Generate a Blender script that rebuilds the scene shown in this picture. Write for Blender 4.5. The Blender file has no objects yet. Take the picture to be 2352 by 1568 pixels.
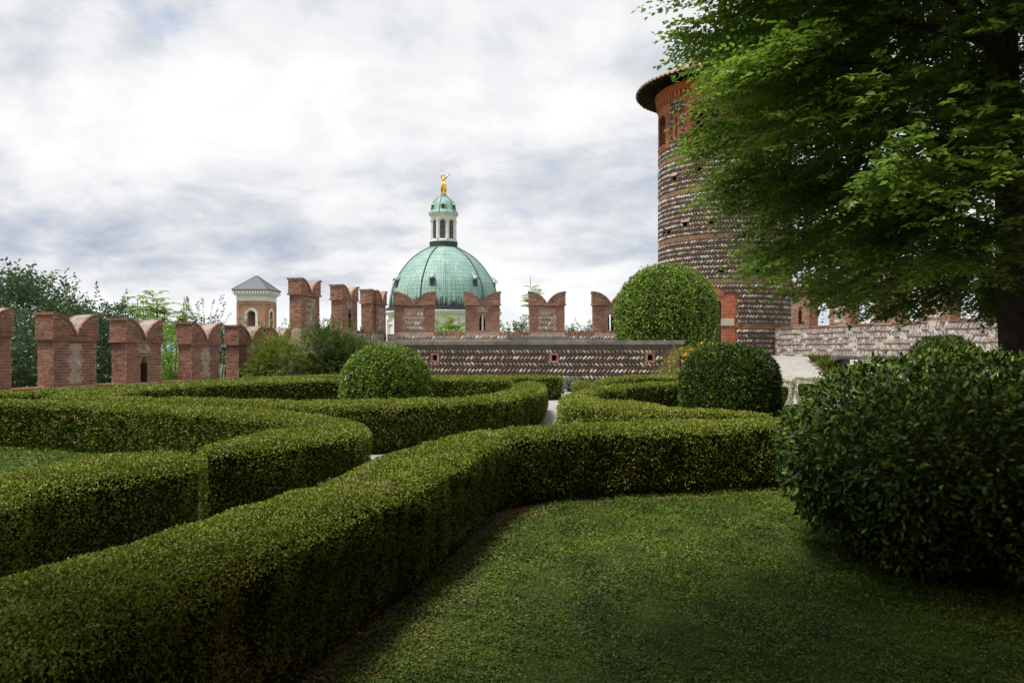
import bpy, math, random
import numpy as np
from mathutils import Matrix, Vector, noise as mnoise
R = math.radians
rng = np.random.default_rng(7)
random.seed(7)
SC = bpy.context.scene
COL = SC.collection

# ------------------------------------------------------------------ camera
F_PX, W_PX, H_PX = 1830.0, 2352.0, 1568.0
EYE = 1.55
cd = bpy.data.cameras.new('camera'); cam = bpy.data.objects.new('camera', cd); COL.objects.link(cam)
cam.location = (0, 0, EYE); cam.rotation_euler = (R(90), 0, 0)
cd.sensor_width = 36.0; cd.lens = 36.0 * F_PX / W_PX
cd.shift_y = (806.0 - 784.0) / W_PX
cd.clip_start = 0.05; cd.clip_end = 40000
SC.camera = cam

# ------------------------------------------------------------------ sky
world = bpy.data.worlds.new('World'); SC.world = world; world.use_nodes = True
def sky():
    nt = world.node_tree; nt.nodes.clear(); L = nt.links
    N = lambda t: nt.nodes.new(t)
    out = N('ShaderNodeOutputWorld'); bg = N('ShaderNodeBackground'); L.new(bg.outputs[0], out.inputs[0])
    st = N('ShaderNodeTexSky'); st.sky_type = 'NISHITA'; st.sun_disc = False
    st.sun_elevation = R(67); st.sun_rotation = R(-112); st.air_density = 1.0; st.dust_density = 1.5
    tc = N('ShaderNodeTexCoord'); sp = N('ShaderNodeSeparateXYZ'); L.new(tc.outputs['Generated'], sp.inputs[0])
    def math_(op, a, b=None, clamp=False):
        n = N('ShaderNodeMath'); n.operation = op; n.use_clamp = clamp
        for k, v in enumerate((a, b)):
            if v is None: continue
            if isinstance(v, (int, float)): n.inputs[k].default_value = v
            else: L.new(v, n.inputs[k])
        return n.outputs[0]
    zz = math_('ADD', math_('MAXIMUM', sp.outputs[2], 0.0), 0.30)
    px = math_('DIVIDE', sp.outputs[0], zz); py = math_('DIVIDE', sp.outputs[1], zz)
    cb = N('ShaderNodeCombineXYZ'); L.new(px, cb.inputs[0]); L.new(py, cb.inputs[1])
    def noi(scale, det, rough, off, dist=0.0, yscale=1.0):
        mp = N('ShaderNodeMapping'); mp.inputs['Location'].default_value = off; mp.inputs['Scale'].default_value = (1, yscale, 1)
        L.new(cb.outputs[0], mp.inputs[0])
        n = N('ShaderNodeTexNoise'); n.inputs['Scale'].default_value = scale; n.inputs['Detail'].default_value = det
        n.inputs['Roughness'].default_value = rough; n.inputs['Distortion'].default_value = dist
        L.new(mp.outputs[0], n.inputs['Vector']); return n.outputs['Fac']
    def ramp(f, pts):
        r = N('ShaderNodeValToRGB'); cr = r.color_ramp
        while len(cr.elements) < len(pts): cr.elements.new(0.5)
        for e, (p, c) in zip(cr.elements, pts):
            e.position = p; e.color = (*c, 1) if len(c) == 3 else c
        L.new(f, r.inputs[0]); return r.outputs[0]
    def mix(f, a, b, mode='MIX'):
        m = N('ShaderNodeMix'); m.data_type = 'RGBA'; m.blend_type = mode
        for s, v in ((0, f), (6, a), (7, b)):
            if isinstance(v, (int, float)): m.inputs[s].default_value = v
            elif isinstance(v, tuple): m.inputs[s].default_value = (*v, 1)
            else: L.new(v, m.inputs[s])
        return m.outputs[2]
    big = noi(SKY['big'][0], 5.0, 0.55, SKY['big'][1], 0.3)
    mid = noi(SKY['mid'][0], 10.0, 0.56, SKY['mid'][1], 0.2)
    # cloud banks: broad soft masses of thicker, greyer cloud at their own bearings
    def bank(az, el, w, h):
        d = Vector((math.sin(R(az)) * math.cos(R(el)), math.cos(R(az)) * math.cos(R(el)), math.sin(R(el))))
        s = Vector((math.cos(R(az)), -math.sin(R(az)), 0)); u = s.cross(d)
        def dot(v):
            n = N('ShaderNodeVectorMath'); n.operation = 'DOT_PRODUCT'; L.new(tc.outputs['Generated'], n.inputs[0]); n.inputs[1].default_value = v
            return n.outputs['Value']
        a = math_('DIVIDE', dot(s), math.sin(R(w))); b = math_('DIVIDE', dot(u), math.sin(R(h)))
        r2 = math_('ADD', math_('MULTIPLY', a, a), math_('MULTIPLY', b, b))
        e = math_('EXPONENT', math_('MULTIPLY', r2, -1.0))
        return math_('MULTIPLY', e, math_('GREATER_THAN', dot(d), 0.0))
    val = math_('ADD', math_('MULTIPLY', big, 0.42), math_('MULTIPLY', mid, 0.58))
    for (az, el, w, h, k) in SKY['banks']:
        val = math_('ADD', val, math_('MULTIPLY', bank(az, el, w, h), k))
    # relief: the side of each billow turned to the light is brighter
    o1 = SKY['mid'][1]; sh1 = noi(SKY['mid'][0], 10.0, 0.56, (o1[0] + 0.05, o1[1] + 0.055, 0), 0.2)
    val = math_('ADD', val, math_('MULTIPLY', math_('SUBTRACT', mid, sh1), 0.38))
    cloud = ramp(val, SKY['ramp'])
    # the blue of the open sky shows in small gaps
    sk = N('ShaderNodeVectorMath'); sk.operation = 'SCALE'; L.new(st.outputs[0], sk.inputs[0]); sk.inputs[3].default_value = 0.15
    gap = noi(3.4, 7.0, 0.6, (3.1, 8.2, 0), 0.4)
    gp = math_('ADD', gap, math_('MULTIPLY', bank(-24.5, 21.5, 5.5, 2.2), 0.16))
    gf = ramp(gp, [(0.66, (0, 0, 0)), (0.80, (0.5,) * 3)])
    col = mix(gf, cloud, sk.outputs[0])
    L.new(col, bg.inputs[0]); bg.inputs[1].default_value = 1.0
SKY = dict(big=(1.1, (1.3, 0.4, 0)), mid=(2.7, (5.2, 3.3, 0)),
    banks=[(-25, 7.5, 13, 3.4, -0.21), (11, 7, 9, 1.8, -0.20), (9, 13, 9, 2.6, -0.20), (-3, 11.5, 12, 1.6, -0.12), (12, 20, 8, 3, -0.12), (-2, 22, 12, 3, -0.07), (-30, 24, 8, 3, -0.08), (-18, 15, 13, 5, 0.11), (-20, 2.0, 14, 1.6, 0.12), (2, 4, 14, 2, 0.05)],
    ramp=[(0.22, (0.40, 0.445, 0.55)), (0.32, (0.53, 0.57, 0.645)), (0.40, (0.66, 0.68, 0.715)), (0.46, (0.77, 0.78, 0.80)), (0.55, (0.845, 0.855, 0.87)), (0.68, (0.96, 0.96, 0.96))])
sky()
sd = bpy.data.lights.new('sun', 'SUN'); so = bpy.data.objects.new('sun', sd); COL.objects.link(so)
sd.energy = 4.8; sd.angle = R(14); sd.color = (1.0, 0.96, 0.9)
SUN_EL, SUN_AZ = 67, -112
_sv = Vector((math.sin(R(SUN_AZ)) * math.cos(R(SUN_EL)), math.cos(R(SUN_AZ)) * math.cos(R(SUN_EL)), math.sin(R(SUN_EL))))
so.rotation_euler = _sv.to_track_quat('Z', 'Y').to_euler()
so.location = (-20, -10, 40)
vs = SC.view_settings; vs.view_transform = 'Standard'; vs.look = 'None'; vs.exposure = 0.18; vs.gamma = 1.0; vs.use_curve_mapping = False
SC.cycles.max_bounces = 6; SC.cycles.diffuse_bounces = 3; SC.cycles.glossy_bounces = 2; SC.cycles.transmission_bounces = 3
SC.cycles.transparent_max_bounces = 4; SC.cycles.use_denoising = True

# ------------------------------------------------------------------ helpers
def tag(o, label=None, cat=None, group=None, kind=None):
    if label: o['label'] = label
    if cat: o['category'] = cat
    if group: o['group'] = group
    if kind: o['kind'] = kind
    return o
def empty(name, loc=(0, 0, 0), label=None, cat=None, group=None):
    o = bpy.data.objects.new(name, None); COL.objects.link(o); o.location = loc; o.empty_display_size = 0.3
    return tag(o, label, cat, group)
def link(name, me, parent=None, mat=None, kind=None):
    o = bpy.data.objects.new(name, me); COL.objects.link(o)
    if mat is not None and not me.materials: me.materials.append(mat)
    if parent is not None:
        o.parent = parent
        o.matrix_parent_inverse = Matrix.Translation(parent_world(parent)).inverted()
    if kind: o['kind'] = kind
    return o
def parent_world(p):
    v = Vector(p.location)          # every parent here is moved only, never turned
    return v
def npmesh(name, V, Fc, mat=None, parent=None, kind=None, tint=None, smooth=False, mats=None, midx=None):
    V = np.asarray(V, np.float32).reshape(-1, 3); Fc = np.asarray(Fc, np.int32)
    k = Fc.shape[1]; nf = len(Fc)
    me = bpy.data.meshes.new(name)
    me.vertices.add(len(V)); me.vertices.foreach_set('co', V.ravel())
    me.loops.add(nf * k); me.loops.foreach_set('vertex_index', Fc.ravel())
    me.polygons.add(nf); me.polygons.foreach_set('loop_start', np.arange(0, nf * k, k, dtype=np.int32))
    if midx is not None: me.polygons.foreach_set('material_index', np.asarray(midx, np.int32))
    me.polygons.foreach_set('use_smooth', np.full(nf, smooth, dtype=bool))
    me.update(calc_edges=True)
    if tint is not None:
        a = me.attributes.new('tint', 'FLOAT', 'POINT'); a.data.foreach_set('value', np.asarray(tint, np.float32))
    for m in (mats or []): me.materials.append(m)
    return link(name, me, parent, mat, kind)
class MB:
    """collects polygons of any size and links them as one mesh"""
    def __init__(s): s.v = []; s.f = []; s.t = []
    def add(s, vs_, fs, t=0.5):
        b = len(s.v); s.v += [tuple(v) for v in vs_]; s.f += [tuple(i + b for i in f) for f in fs]; s.t += [t] * len(vs_)
    def box(s, c, dx, dy, dz, t=0.5):
        """centre and three half-extent vectors"""
        c = Vector(c); dx, dy, dz = Vector(dx), Vector(dy), Vector(dz)
        p = [c + sx * dx + sy * dy + sz * dz for sz in (-1, 1) for sy in (-1, 1) for sx in (-1, 1)]
        s.add(p, [(0, 2, 3, 1), (4, 5, 7, 6), (0, 1, 5, 4), (2, 6, 7, 3), (0, 4, 6, 2), (1, 3, 7, 5)], t)
    def abox(s, x0, x1, y0, y1, z0, z1, t=0.5):
        s.box(((x0 + x1) / 2, (y0 + y1) / 2, (z0 + z1) / 2), ((x1 - x0) / 2, 0, 0), (0, (y1 - y0) / 2, 0), (0, 0, (z1 - z0) / 2), t)
    def tube(s, pts, rad, n=7, cap=True, t=0.5):
        pts = [Vector(p) for p in pts]; rings = []
        for i, p in enumerate(pts):
            d = (pts[min(i + 1, len(pts) - 1)] - pts[max(i - 1, 0)]).normalized()
            a = d.cross(Vector((0.13, 0.21, 1))) if abs(d.z) < 0.95 else d.cross(Vector((1, 0.2, 0)))
            a.normalize(); b = d.cross(a); r = rad[i] if hasattr(rad, '__len__') else rad
            rings.append([p + r * (math.cos(2 * math.pi * k / n) * a + math.sin(2 * math.pi * k / n) * b) for k in range(n)])
        vs_ = [v for r_ in rings for v in r_]; fs = []
        for i in range(len(pts) - 1):
            for k in range(n): fs.append((i * n + k, i * n + (k + 1) % n, (i + 1) * n + (k + 1) % n, (i + 1) * n + k))
        if cap: fs.append(tuple(range(n))[::-1]); fs.append(tuple((len(pts) - 1) * n + k for k in range(n)))
        s.add(vs_, fs, t)
    def lathe(s, prof, c=(0, 0), n=32, t=0.5, a0=0.0, a1=2 * math.pi):
        full = abs(a1 - a0 - 2 * math.pi) < 1e-6; m = n if full else n + 1
        vs_ = [(c[0] + r * math.sin(a0 + (a1 - a0) * k / n), c[1] - r * math.cos(a0 + (a1 - a0) * k / n), z) for (r, z) in prof for k in range(m)]
        fs = []
        for i in range(len(prof) - 1):
            for k in range(n):
                k2 = (k + 1) % m
                fs.append((i * m + k, i * m + k2, (i + 1) * m + k2, (i + 1) * m + k))
        s.add(vs_, fs, t)
    def prism(s, poly, d):
        """poly: list of 3D points; extruded by vector d"""
        n = len(poly); d = Vector(d); vs_ = [Vector(p) for p in poly] + [Vector(p) + d for p in poly]
        s.add(vs_, [tuple(range(n))[::-1], tuple(range(n, 2 * n))] + [(i, (i + 1) % n, n + (i + 1) % n, n + i) for i in range(n)])
    def build(s, name, mat, parent=None, kind=None, smooth=False, bevel=0, auto=None):
        me = bpy.data.meshes.new(name); me.from_pydata(s.v, [], s.f); me.update()
        a = me.attributes.new('tint', 'FLOAT', 'POINT'); a.data.foreach_set('value', np.asarray(s.t, np.float32))
        if smooth or auto is not None:
            me.polygons.foreach_set('use_smooth', np.ones(len(me.polygons), bool))
            if auto is not None: me.set_sharp_from_angle(angle=R(auto))
        o = link(name, me, parent, mat, kind)
        if bevel:
            b = o.modifiers.new('bevel', 'BEVEL'); b.width = bevel; b.segments = 2; b.limit_method = 'ANGLE'
        return o

# ------------------------------------------------------------------ materials
class NT:
    def __init__(s, name):
        s.m = bpy.data.materials.new(name); s.m.use_nodes = True; s.t = s.m.node_tree; s.t.nodes.clear()
        s.out = s.n('ShaderNodeOutputMaterial'); s.p = s.n('ShaderNodeBsdfPrincipled'); s.l(s.p.outputs[0], s.out.inputs[0])
    def n(s, t): return s.t.nodes.new(t)
    def l(s, a, b): s.t.links.new(a, b)
    def co(s, kind='Object', scale=(1, 1, 1)):
        if kind == 'World': o = s.n('ShaderNodeNewGeometry').outputs['Position']
        else: o = s.n('ShaderNodeTexCoord').outputs[kind]
        if scale == (1, 1, 1): return o
        m = s.n('ShaderNodeMapping'); m.inputs['Scale'].default_value = scale; s.l(o, m.inputs[0]); return m.outputs[0]
    def noise(s, scale, det=5, rough=0.6, co=None, dist=0.0):
        n = s.n('ShaderNodeTexNoise'); n.inputs['Scale'].default_value = scale; n.inputs['Detail'].default_value = det
        n.inputs['Roughness'].default_value = rough; n.inputs['Distortion'].default_value = dist
        if co is not None: s.l(co, n.inputs['Vector'])
        return n.outputs['Fac']
    def ramp(s, f, pts, interp='LINEAR'):
        r = s.n('ShaderNodeValToRGB'); cr = r.color_ramp; cr.interpolation = interp
        while len(cr.elements) < len(pts): cr.elements.new(0.5)
        for e, (p, c) in zip(cr.elements, pts):
            e.position = p; c = (c, c, c) if isinstance(c, (int, float)) else c; e.color = (*c, 1)
        s.l(f, r.inputs[0]); return r.outputs[0]
    def mix(s, f, a, b, mode='MIX'):
        m = s.n('ShaderNodeMix'); m.data_type = 'RGBA'; m.blend_type = mode
        for k, v in ((0, f), (6, a), (7, b)):
            if isinstance(v, (int, float)): m.inputs[k].default_value = v
            elif isinstance(v, tuple): m.inputs[k].default_value = (*v, 1)
            else: s.l(v, m.inputs[k])
        return m.outputs[2]
    def math(s, op, a, b=None):
        n = s.n('ShaderNodeMath'); n.operation = op
        for k, v in enumerate((a, b)):
            if v is None: continue
            if isinstance(v, (int, float)): n.inputs[k].default_value = v
            else: s.l(v, n.inputs[k])
        return n.outputs[0]
    def tint(s): a = s.n('ShaderNodeAttribute'); a.attribute_name = 'tint'; return a.outputs['Fac']
    def rand(s): return s.n('ShaderNodeObjectInfo').outputs['Random']
    def bump(s, h, st=0.3, dist=0.01):
        b = s.n('ShaderNodeBump'); b.inputs['Strength'].default_value = st; b.inputs['Distance'].default_value = dist
        s.l(h, b.inputs['Height']); s.l(b.outputs[0], s.p.inputs['Normal'])
    def done(s, col, rough=0.8, spec=0.3, metal=0.0):
        if isinstance(col, tuple): s.p.inputs['Base Color'].default_value = (*col, 1)
        else: s.l(col, s.p.inputs['Base Color'])
        s.p.inputs['Roughness'].default_value = rough; s.p.inputs['Specular IOR Level'].default_value = spec
        s.p.inputs['Metallic'].default_value = metal
        return s.m
def brick_mat(name, cols, src, soot=0.5):
    q = NT(name); f = q.rand() if src == 'rand' else q.tint()
    n = len(cols); c = q.ramp(f, [(i / n, cols[i]) for i in range(n)], 'CONSTANT')
    w = q.co('World'); c = q.mix(q.ramp(q.noise(9, 6, 0.7, w), [(0.35, 0.0), (0.7, 0.55)]), c, (0.36, 0.25, 0.19))
    c = q.mix(q.ramp(q.noise(1.5, 6, 0.7, w), [(0.42, 0.0), (0.68, soot * 1.5)]), c, (0.085, 0.06, 0.05))
    q.bump(q.noise(60, 4, 0.7, w), 0.5, 0.006)
    return q.done(c, 0.9, 0.15)
PAL_L = [(0.23, 0.090, 0.060), (0.29, 0.118, 0.080), (0.18, 0.072, 0.053), (0.34, 0.155, 0.106), (0.255, 0.10, 0.066), (0.20, 0.09, 0.068), (0.32, 0.115, 0.068)]
PAL_F = [(0.30, 0.118, 0.07), (0.37, 0.168, 0.105), (0.22, 0.088, 0.058), (0.41, 0.215, 0.145), (0.28, 0.135, 0.095), (0.34, 0.128, 0.068), (0.20, 0.10, 0.078)]
PAL_T = [(0.50, 0.13, 0.045), (0.44, 0.115, 0.045), (0.56, 0.165, 0.06), (0.40, 0.12, 0.055)]
PAL_B = [(0.30, 0.145, 0.085), (0.36, 0.18, 0.11), (0.25, 0.12, 0.075)]
M = {}
for key, pal, s_ in (('L', PAL_L, 0.45), ('F', PAL_F, 0.35), ('T', PAL_T, 0.25), ('B', PAL_B, 0.4)):
    M['brick_o' + key] = brick_mat('brick_single_' + key, pal, 'rand', s_); M['brick_t' + key] = brick_mat('brick_joined_' + key, pal, 'tint', s_)
PEB = [(0.20, 0.20, 0.205), (0.34, 0.335, 0.33), (0.12, 0.125, 0.135), (0.48, 0.46, 0.43), (0.27, 0.255, 0.25), (0.33, 0.27, 0.25), (0.15, 0.16, 0.165), (0.62, 0.60, 0.56), (0.24, 0.18, 0.17), (0.40, 0.33, 0.25), (0.22, 0.235, 0.24), (0.17, 0.14, 0.14), (0.52, 0.50, 0.49)]
def peb_mat(name, src, gain=1.0):
    q = NT(name); f = q.rand() if src == 'rand' else q.tint(); n = len(PEB)
    c = q.ramp(f, [(i / n, tuple(min(0.56, 1.12 * gain * x * k) for x, k in zip(PEB[i], (1.03, 0.99, 0.90)))) for i in range(n)], 'CONSTANT')
    w = q.co('World'); c = q.mix(q.ramp(q.noise(14, 5, 0.65, w), [(0.35, 0.0), (0.75, 0.45)]), c, (0.10, 0.095, 0.085))
    q.bump(q.noise(25, 3, 0.6, w), 0.25, 0.01); return q.done(c, 0.65, 0.35)
M['peb_o'] = peb_mat('cobble_single', 'rand'); M['peb_t'] = peb_mat('cobble_joined', 'tint')
def simple(name, c1, c2, sc=4.0, rough=0.9, spec=0.2, bump=0.4, bd=0.01, bs=40, lo=0.35, hi=0.65, c3=None):
    q = NT(name); w = q.co('World')
    c = q.mix(q.ramp(q.noise(sc, 6, 0.65, w), [(lo, 0.0), (hi, 1.0)]), c1, c2)
    if c3: c = q.mix(q.ramp(q.noise(sc * 0.23, 4, 0.6, w), [(0.5, 0.0), (0.68, 0.8)]), c, c3)
    if bump: q.bump(q.noise(bs, 5, 0.7, w), bump, bd)
    return q.done(c, rough, spec)
M['mortar'] = simple('mortar_sandy', (0.46, 0.37, 0.29), (0.33, 0.25, 0.195), 6, bump=0.7, bd=0.02, bs=22, c3=(0.22, 0.18, 0.15))
M['mortar_red'] = simple('mortar_pink', (0.45, 0.345, 0.275), (0.34, 0.25, 0.195), 6, bump=0.6, bd=0.015, c3=(0.34, 0.24, 0.20))
M['mortar_dark'] = simple('mortar_dark_joint', (0.22, 0.175, 0.13), (0.14, 0.11, 0.085), 6, bump=0.7, bd=0.02, bs=25)  # darker mortar tone between the cobbles
M['mortar_white'] = simple('limewash_mortar', (0.60, 0.555, 0.52), (0.42, 0.37, 0.345), 4, bump=1.0, bd=0.05, bs=9, c3=(0.27, 0.215, 0.20))
M['plaster_top'] = simple('weathered_plaster', (0.36, 0.305, 0.26), (0.20, 0.17, 0.145), 5, bump=0.4, c3=(0.11, 0.095, 0.08))
M['coping'] = simple('grey_coping_stone', (0.215, 0.21, 0.205), (0.13, 0.125, 0.12), 2.6, bump=0.3, c3=(0.085, 0.08, 0.075))
M['white'] = simple('white_stucco', (0.78, 0.75, 0.715), (0.68, 0.65, 0.615), 1.2, bump=0.1, c3=(0.60, 0.565, 0.53))
M['stone_pale'] = simple('pale_sandstone', (0.50, 0.44, 0.35), (0.38, 0.33, 0.27), 9, bump=0.4)
M['tile'] = simple('thin_red_tile', (0.24, 0.12, 0.075), (0.15, 0.08, 0.052), 9, bump=0.4)
M['rooftile'] = simple('lichened_roof_tile', (0.46, 0.29, 0.20), (0.36, 0.30, 0.23), 5, bump=0.4, c3=(0.13, 0.12, 0.09))
M['niche'] = simple('shaded_brick_recess', (0.13, 0.06, 0.045), (0.07, 0.04, 0.035), 6, bump=0.4)  # shade of the merlon niches is put into this darker brick colour
M['slate'] = simple('grey_slate', (0.085, 0.10, 0.105), (0.07, 0.08, 0.085), 1.5, 0.6, 0.4, bump=0.1)
M['wood'] = simple('dark_timber', (0.065, 0.045, 0.032), (0.035, 0.025, 0.02), 9, bump=0.4)
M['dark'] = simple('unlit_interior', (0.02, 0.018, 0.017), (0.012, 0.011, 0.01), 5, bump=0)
M['iron'] = simple('dark_iron', (0.03, 0.03, 0.032), (0.05, 0.04, 0.035), 20, 0.5, 0.5, bump=0.1)
M['doorleaf'] = simple('dark_door_panel', (0.035, 0.035, 0.042), (0.025, 0.025, 0.03), 4, 0.6, 0.3, bump=0.1)
M['glass'] = NT('window_glass').done((0.05, 0.065, 0.08), 0.12, 0.6)
M['gold'] = NT('gilded_bronze').done((0.80, 0.47, 0.08), 0.32, 0.5, 1.0)
M['bark'] = simple('grey_bark', (0.075, 0.062, 0.05), (0.04, 0.034, 0.03), 7, bump=0.8, bd=0.03, bs=14)
M['twig'] = simple('brown_twig', (0.15, 0.10, 0.06), (0.09, 0.06, 0.04), 12, bump=0.4)
M['copper_dark'] = simple('dark_copper', (0.075, 0.11, 0.10), (0.045, 0.055, 0.055), 1.5, 0.7, 0.3, bump=0.1)
def copper():
    q = NT('verdigris_copper'); o = q.co('World', (1, 1, 0.07)); w = q.co('World')
    c = q.ramp(q.noise(0.7, 6, 0.7, o), [(0.28, (0.14, 0.27, 0.245)), (0.5, (0.235, 0.375, 0.34)), (0.72, (0.38, 0.50, 0.465))])
    c = q.mix(q.ramp(q.noise(3.0, 4, 0.6, o), [(0.52, 0.0), (0.72, 0.45)]), c, (0.07, 0.19, 0.15))
    c = q.mix(q.ramp(q.noise(0.5, 4, 0.6, w), [(0.5, 0.0), (0.72, 0.35)]), c, (0.24, 0.33, 0.20))
    # black run-off stains that rise from the gutter in ragged tongues
    sp = q.n('ShaderNodeSeparateXYZ'); q.l(w, sp.inputs[0])
    hgt = q.math('SUBTRACT', 13.4, sp.outputs[2])
    st = q.math('MULTIPLY', q.math('SUBTRACT', q.math('ADD', q.noise(1.6, 5, 0.8, o), q.math('MULTIPLY', hgt, 0.10)), 0.79), 9.0)
    cl = q.n('ShaderNodeClamp'); q.l(st, cl.inputs[0])
    c = q.mix(cl.outputs[0], c, (0.018, 0.028, 0.025))
    return q.done(c, 0.6, 0.35)
M['copper'] = copper()
def leaf_mat(name, cols, rough=0.5, spec=0.35, trans=0.25, patch=None):
    q = NT(name); f = q.tint(); n = len(cols)
    c = q.ramp(f, [(i / max(1, n - 1), cols[i]) for i in range(n)])
    if patch: c = q.mix(q.ramp(q.noise(patch[0], 4, 0.6, q.co('World')), [(patch[1], 0.0), (patch[1] + 0.16, patch[2])]), c, patch[3])
    q.done(c, rough, spec)
    if trans:
        tr = q.n('ShaderNodeBsdfTranslucent'); q.l(q.mix(0.5, c, (0.30, 0.42, 0.04), 'MIX') if False else c, tr.inputs[0])
        mx = q.n('ShaderNodeMixShader'); mx.inputs[0].default_value = trans
        q.l(q.p.outputs[0], mx.inputs[1]); q.l(tr.outputs[0], mx.inputs[2]); q.l(mx.outputs[0], q.out.inputs[0])
    return q.m
M['box'] = leaf_mat('box_leaf', [(0.036, 0.064, 0.007), (0.082, 0.130, 0.013), (0.145, 0.205, 0.019), (0.22, 0.275, 0.030), (0.31, 0.34, 0.055), (0.36, 0.27, 0.13)], 0.52, 0.24, 0.22, (0.9, 0.5, 0.4, (0.20, 0.20, 0.015)))
M['boxcore'] = simple('hedge_inside', (0.020, 0.030, 0.006), (0.038, 0.046, 0.010), 30, spec=0.0, bump=1.0, bd=0.04)  # dark colour stands in for the shade behind the leaves
M['laurel'] = leaf_mat('laurel_leaf', [(0.045, 0.09, 0.013), (0.09, 0.165, 0.018), (0.155, 0.25, 0.025), (0.27, 0.37, 0.04)], 0.38, 0.45, 0.2)
M['laurel_dark'] = leaf_mat('laurel_leaf_near', [(0.018, 0.036, 0.006), (0.036, 0.068, 0.008), (0.07, 0.12, 0.012), (0.20, 0.28, 0.022)], 0.5, 0.22, 0.12)
M['hornbeam'] = leaf_mat('hornbeam_leaf', [(0.045, 0.10, 0.011), (0.10, 0.19, 0.018), (0.175, 0.28, 0.028), (0.28, 0.39, 0.05)], 0.42, 0.5, 0.5)
M['catkin'] = NT('seed_catkin').done((0.42, 0.20, 0.06), 0.8, 0.2)
M['mulberry'] = leaf_mat('dark_broad_leaf', [(0.04, 0.075, 0.035), (0.07, 0.125, 0.055), (0.11, 0.175, 0.075), (0.18, 0.26, 0.06)], 0.4, 0.45, 0.2)
M['frond'] = leaf_mat('bright_frond_leaf', [(0.09, 0.19, 0.03), (0.16, 0.30, 0.04), (0.26, 0.40, 0.05), (0.40, 0.48, 0.08)], 0.55, 0.25, 0.4)
M['olive'] = leaf_mat('shrub_leaf', [(0.03, 0.06, 0.012), (0.06, 0.11, 0.018), (0.11, 0.17, 0.025), (0.24, 0.27, 0.04)], 0.5, 0.3, 0.25)
M['sage'] = leaf_mat('sage_leaf', [(0.12, 0.19, 0.13), (0.18, 0.26, 0.18)], 0.8, 0.1, 0.2)
M['petal'] = NT('orange_petal').done((0.80, 0.36, 0.02), 0.6, 0.2)
M['petal_red'] = NT('red_petal').done((0.72, 0.10, 0.04), 0.6, 0.2)
M['grass'] = leaf_mat('grass_blade', [(0.035, 0.060, 0.006), (0.070, 0.116, 0.009), (0.115, 0.170, 0.013), (0.20, 0.23, 0.035)], 0.5, 0.25, 0.25)
def lawn_mat():
    q = NT('lawn_soil_and_moss'); w = q.co('World')
    c = q.ramp(q.noise(3.0, 7, 0.7, w), [(0.3, (0.022, 0.04, 0.010)), (0.55, (0.055, 0.09, 0.013)), (0.75, (0.09, 0.125, 0.02))])
    c = q.mix(q.ramp(q.noise(40, 5, 0.7, w), [(0.4, 0.0), (0.7, 0.6)]), c, (0.028, 0.03, 0.012))
    q.bump(q.noise(60, 4, 0.7, w), 0.8, 0.03); return q.done(c, 0.95, 0.1)
M['lawn'] = lawn_mat()
def gravel_mat():
    q = NT('gravel'); w = q.co('World')
    v = q.n('ShaderNodeTexVoronoi'); v.inputs['Scale'].default_value = 45; q.l(w, v.inputs['Vector'])
    bw = q.n('ShaderNodeRGBToBW'); q.l(v.outputs['Color'], bw.inputs[0])
    c = q.ramp(bw.outputs[0], [(0.1, (0.20, 0.185, 0.17)), (0.5, (0.36, 0.34, 0.32)), (0.9, (0.52, 0.50, 0.48))])
    c = q.mix(q.ramp(q.noise(1.3, 5, 0.6, w), [(0.42, 0.0), (0.7, 0.5)]), c, (0.22, 0.185, 0.16))
    q.bump(v.outputs['Distance'], 0.9, 0.02); return q.done(c, 0.9, 0.2)
M['gravel'] = gravel_mat()
M['soil'] = simple('dry_brown_soil', (0.115, 0.088, 0.066), (0.065, 0.05, 0.038), 7, bump=0.9, bd=0.03, bs=30, c3=(0.075, 0.085, 0.03))
M['field'] = simple('far_meadow', (0.06, 0.10, 0.03), (0.09, 0.12, 0.04), 0.01, bump=0)
M['hill'] = simple('far_hills', (0.20, 0.27, 0.36), (0.16, 0.23, 0.32), 0.0006, bump=0)  # blue haze of distance is put into the hill colour
M['frond_dull'] = leaf_mat('yellow_green_leaf', [(0.05, 0.09, 0.02), (0.10, 0.16, 0.025), (0.17, 0.23, 0.03), (0.30, 0.33, 0.05)], 0.5, 0.3, 0.3)
# ------------------------------------------------------------------ ground
def ramp_t(x, y):
    t = ((y - 21) + 0.8 * (x - 8)) / 13.0
    t = np.clip(t, 0, 1); t = t * t * (3 - 2 * t) * 0.35 + t * 0.65
    m = np.clip((x - 6.0) / 2.0, 0, 1); m = m * m * (3 - 2 * m)
    return (1.1 * t + np.clip((y - 30) * 0.02, 0, 0.24)) * m
def gz(x, y): return float(ramp_t(np.float64(x), np.float64(y)))
def grid_sheet(name, x0, x1, y0, y1, step, zf, mat, inside=None):
    xs = np.arange(x0, x1 + 1e-6, step); ys = np.arange(y0, y1 + 1e-6, step)
    X, Y = np.meshgrid(xs, ys); Z = zf(X, Y); nx, ny = len(xs), len(ys)
    i, j = np.meshgrid(np.arange(nx - 1), np.arange(ny - 1)); a = (j * nx + i).ravel()
    Fc = np.stack([a, a + 1, a + nx + 1, a + nx], 1)
    V = np.stack([X, Y, Z], -1).reshape(-1, 3)
    if inside is not None:
        c = V[Fc].mean(1); Fc = Fc[inside(c[:, 0], c[:, 1])]
    return npmesh(name, V, Fc, mat, smooth=True)
g = grid_sheet('ground', -12, 20, -14, 44, 0.5, lambda x, y: ramp_t(x, y) - 0.0, M['gravel'])
tag(g, kind='structure')
b = MB(); b.add([(-9000, -3000, -7), (9000, -3000, -7), (9000, 16000, -7), (-9000, 16000, -7)], [(0, 1, 2, 3)])
tag(b.build('valley_floor', M['field']), kind='structure')
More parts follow.
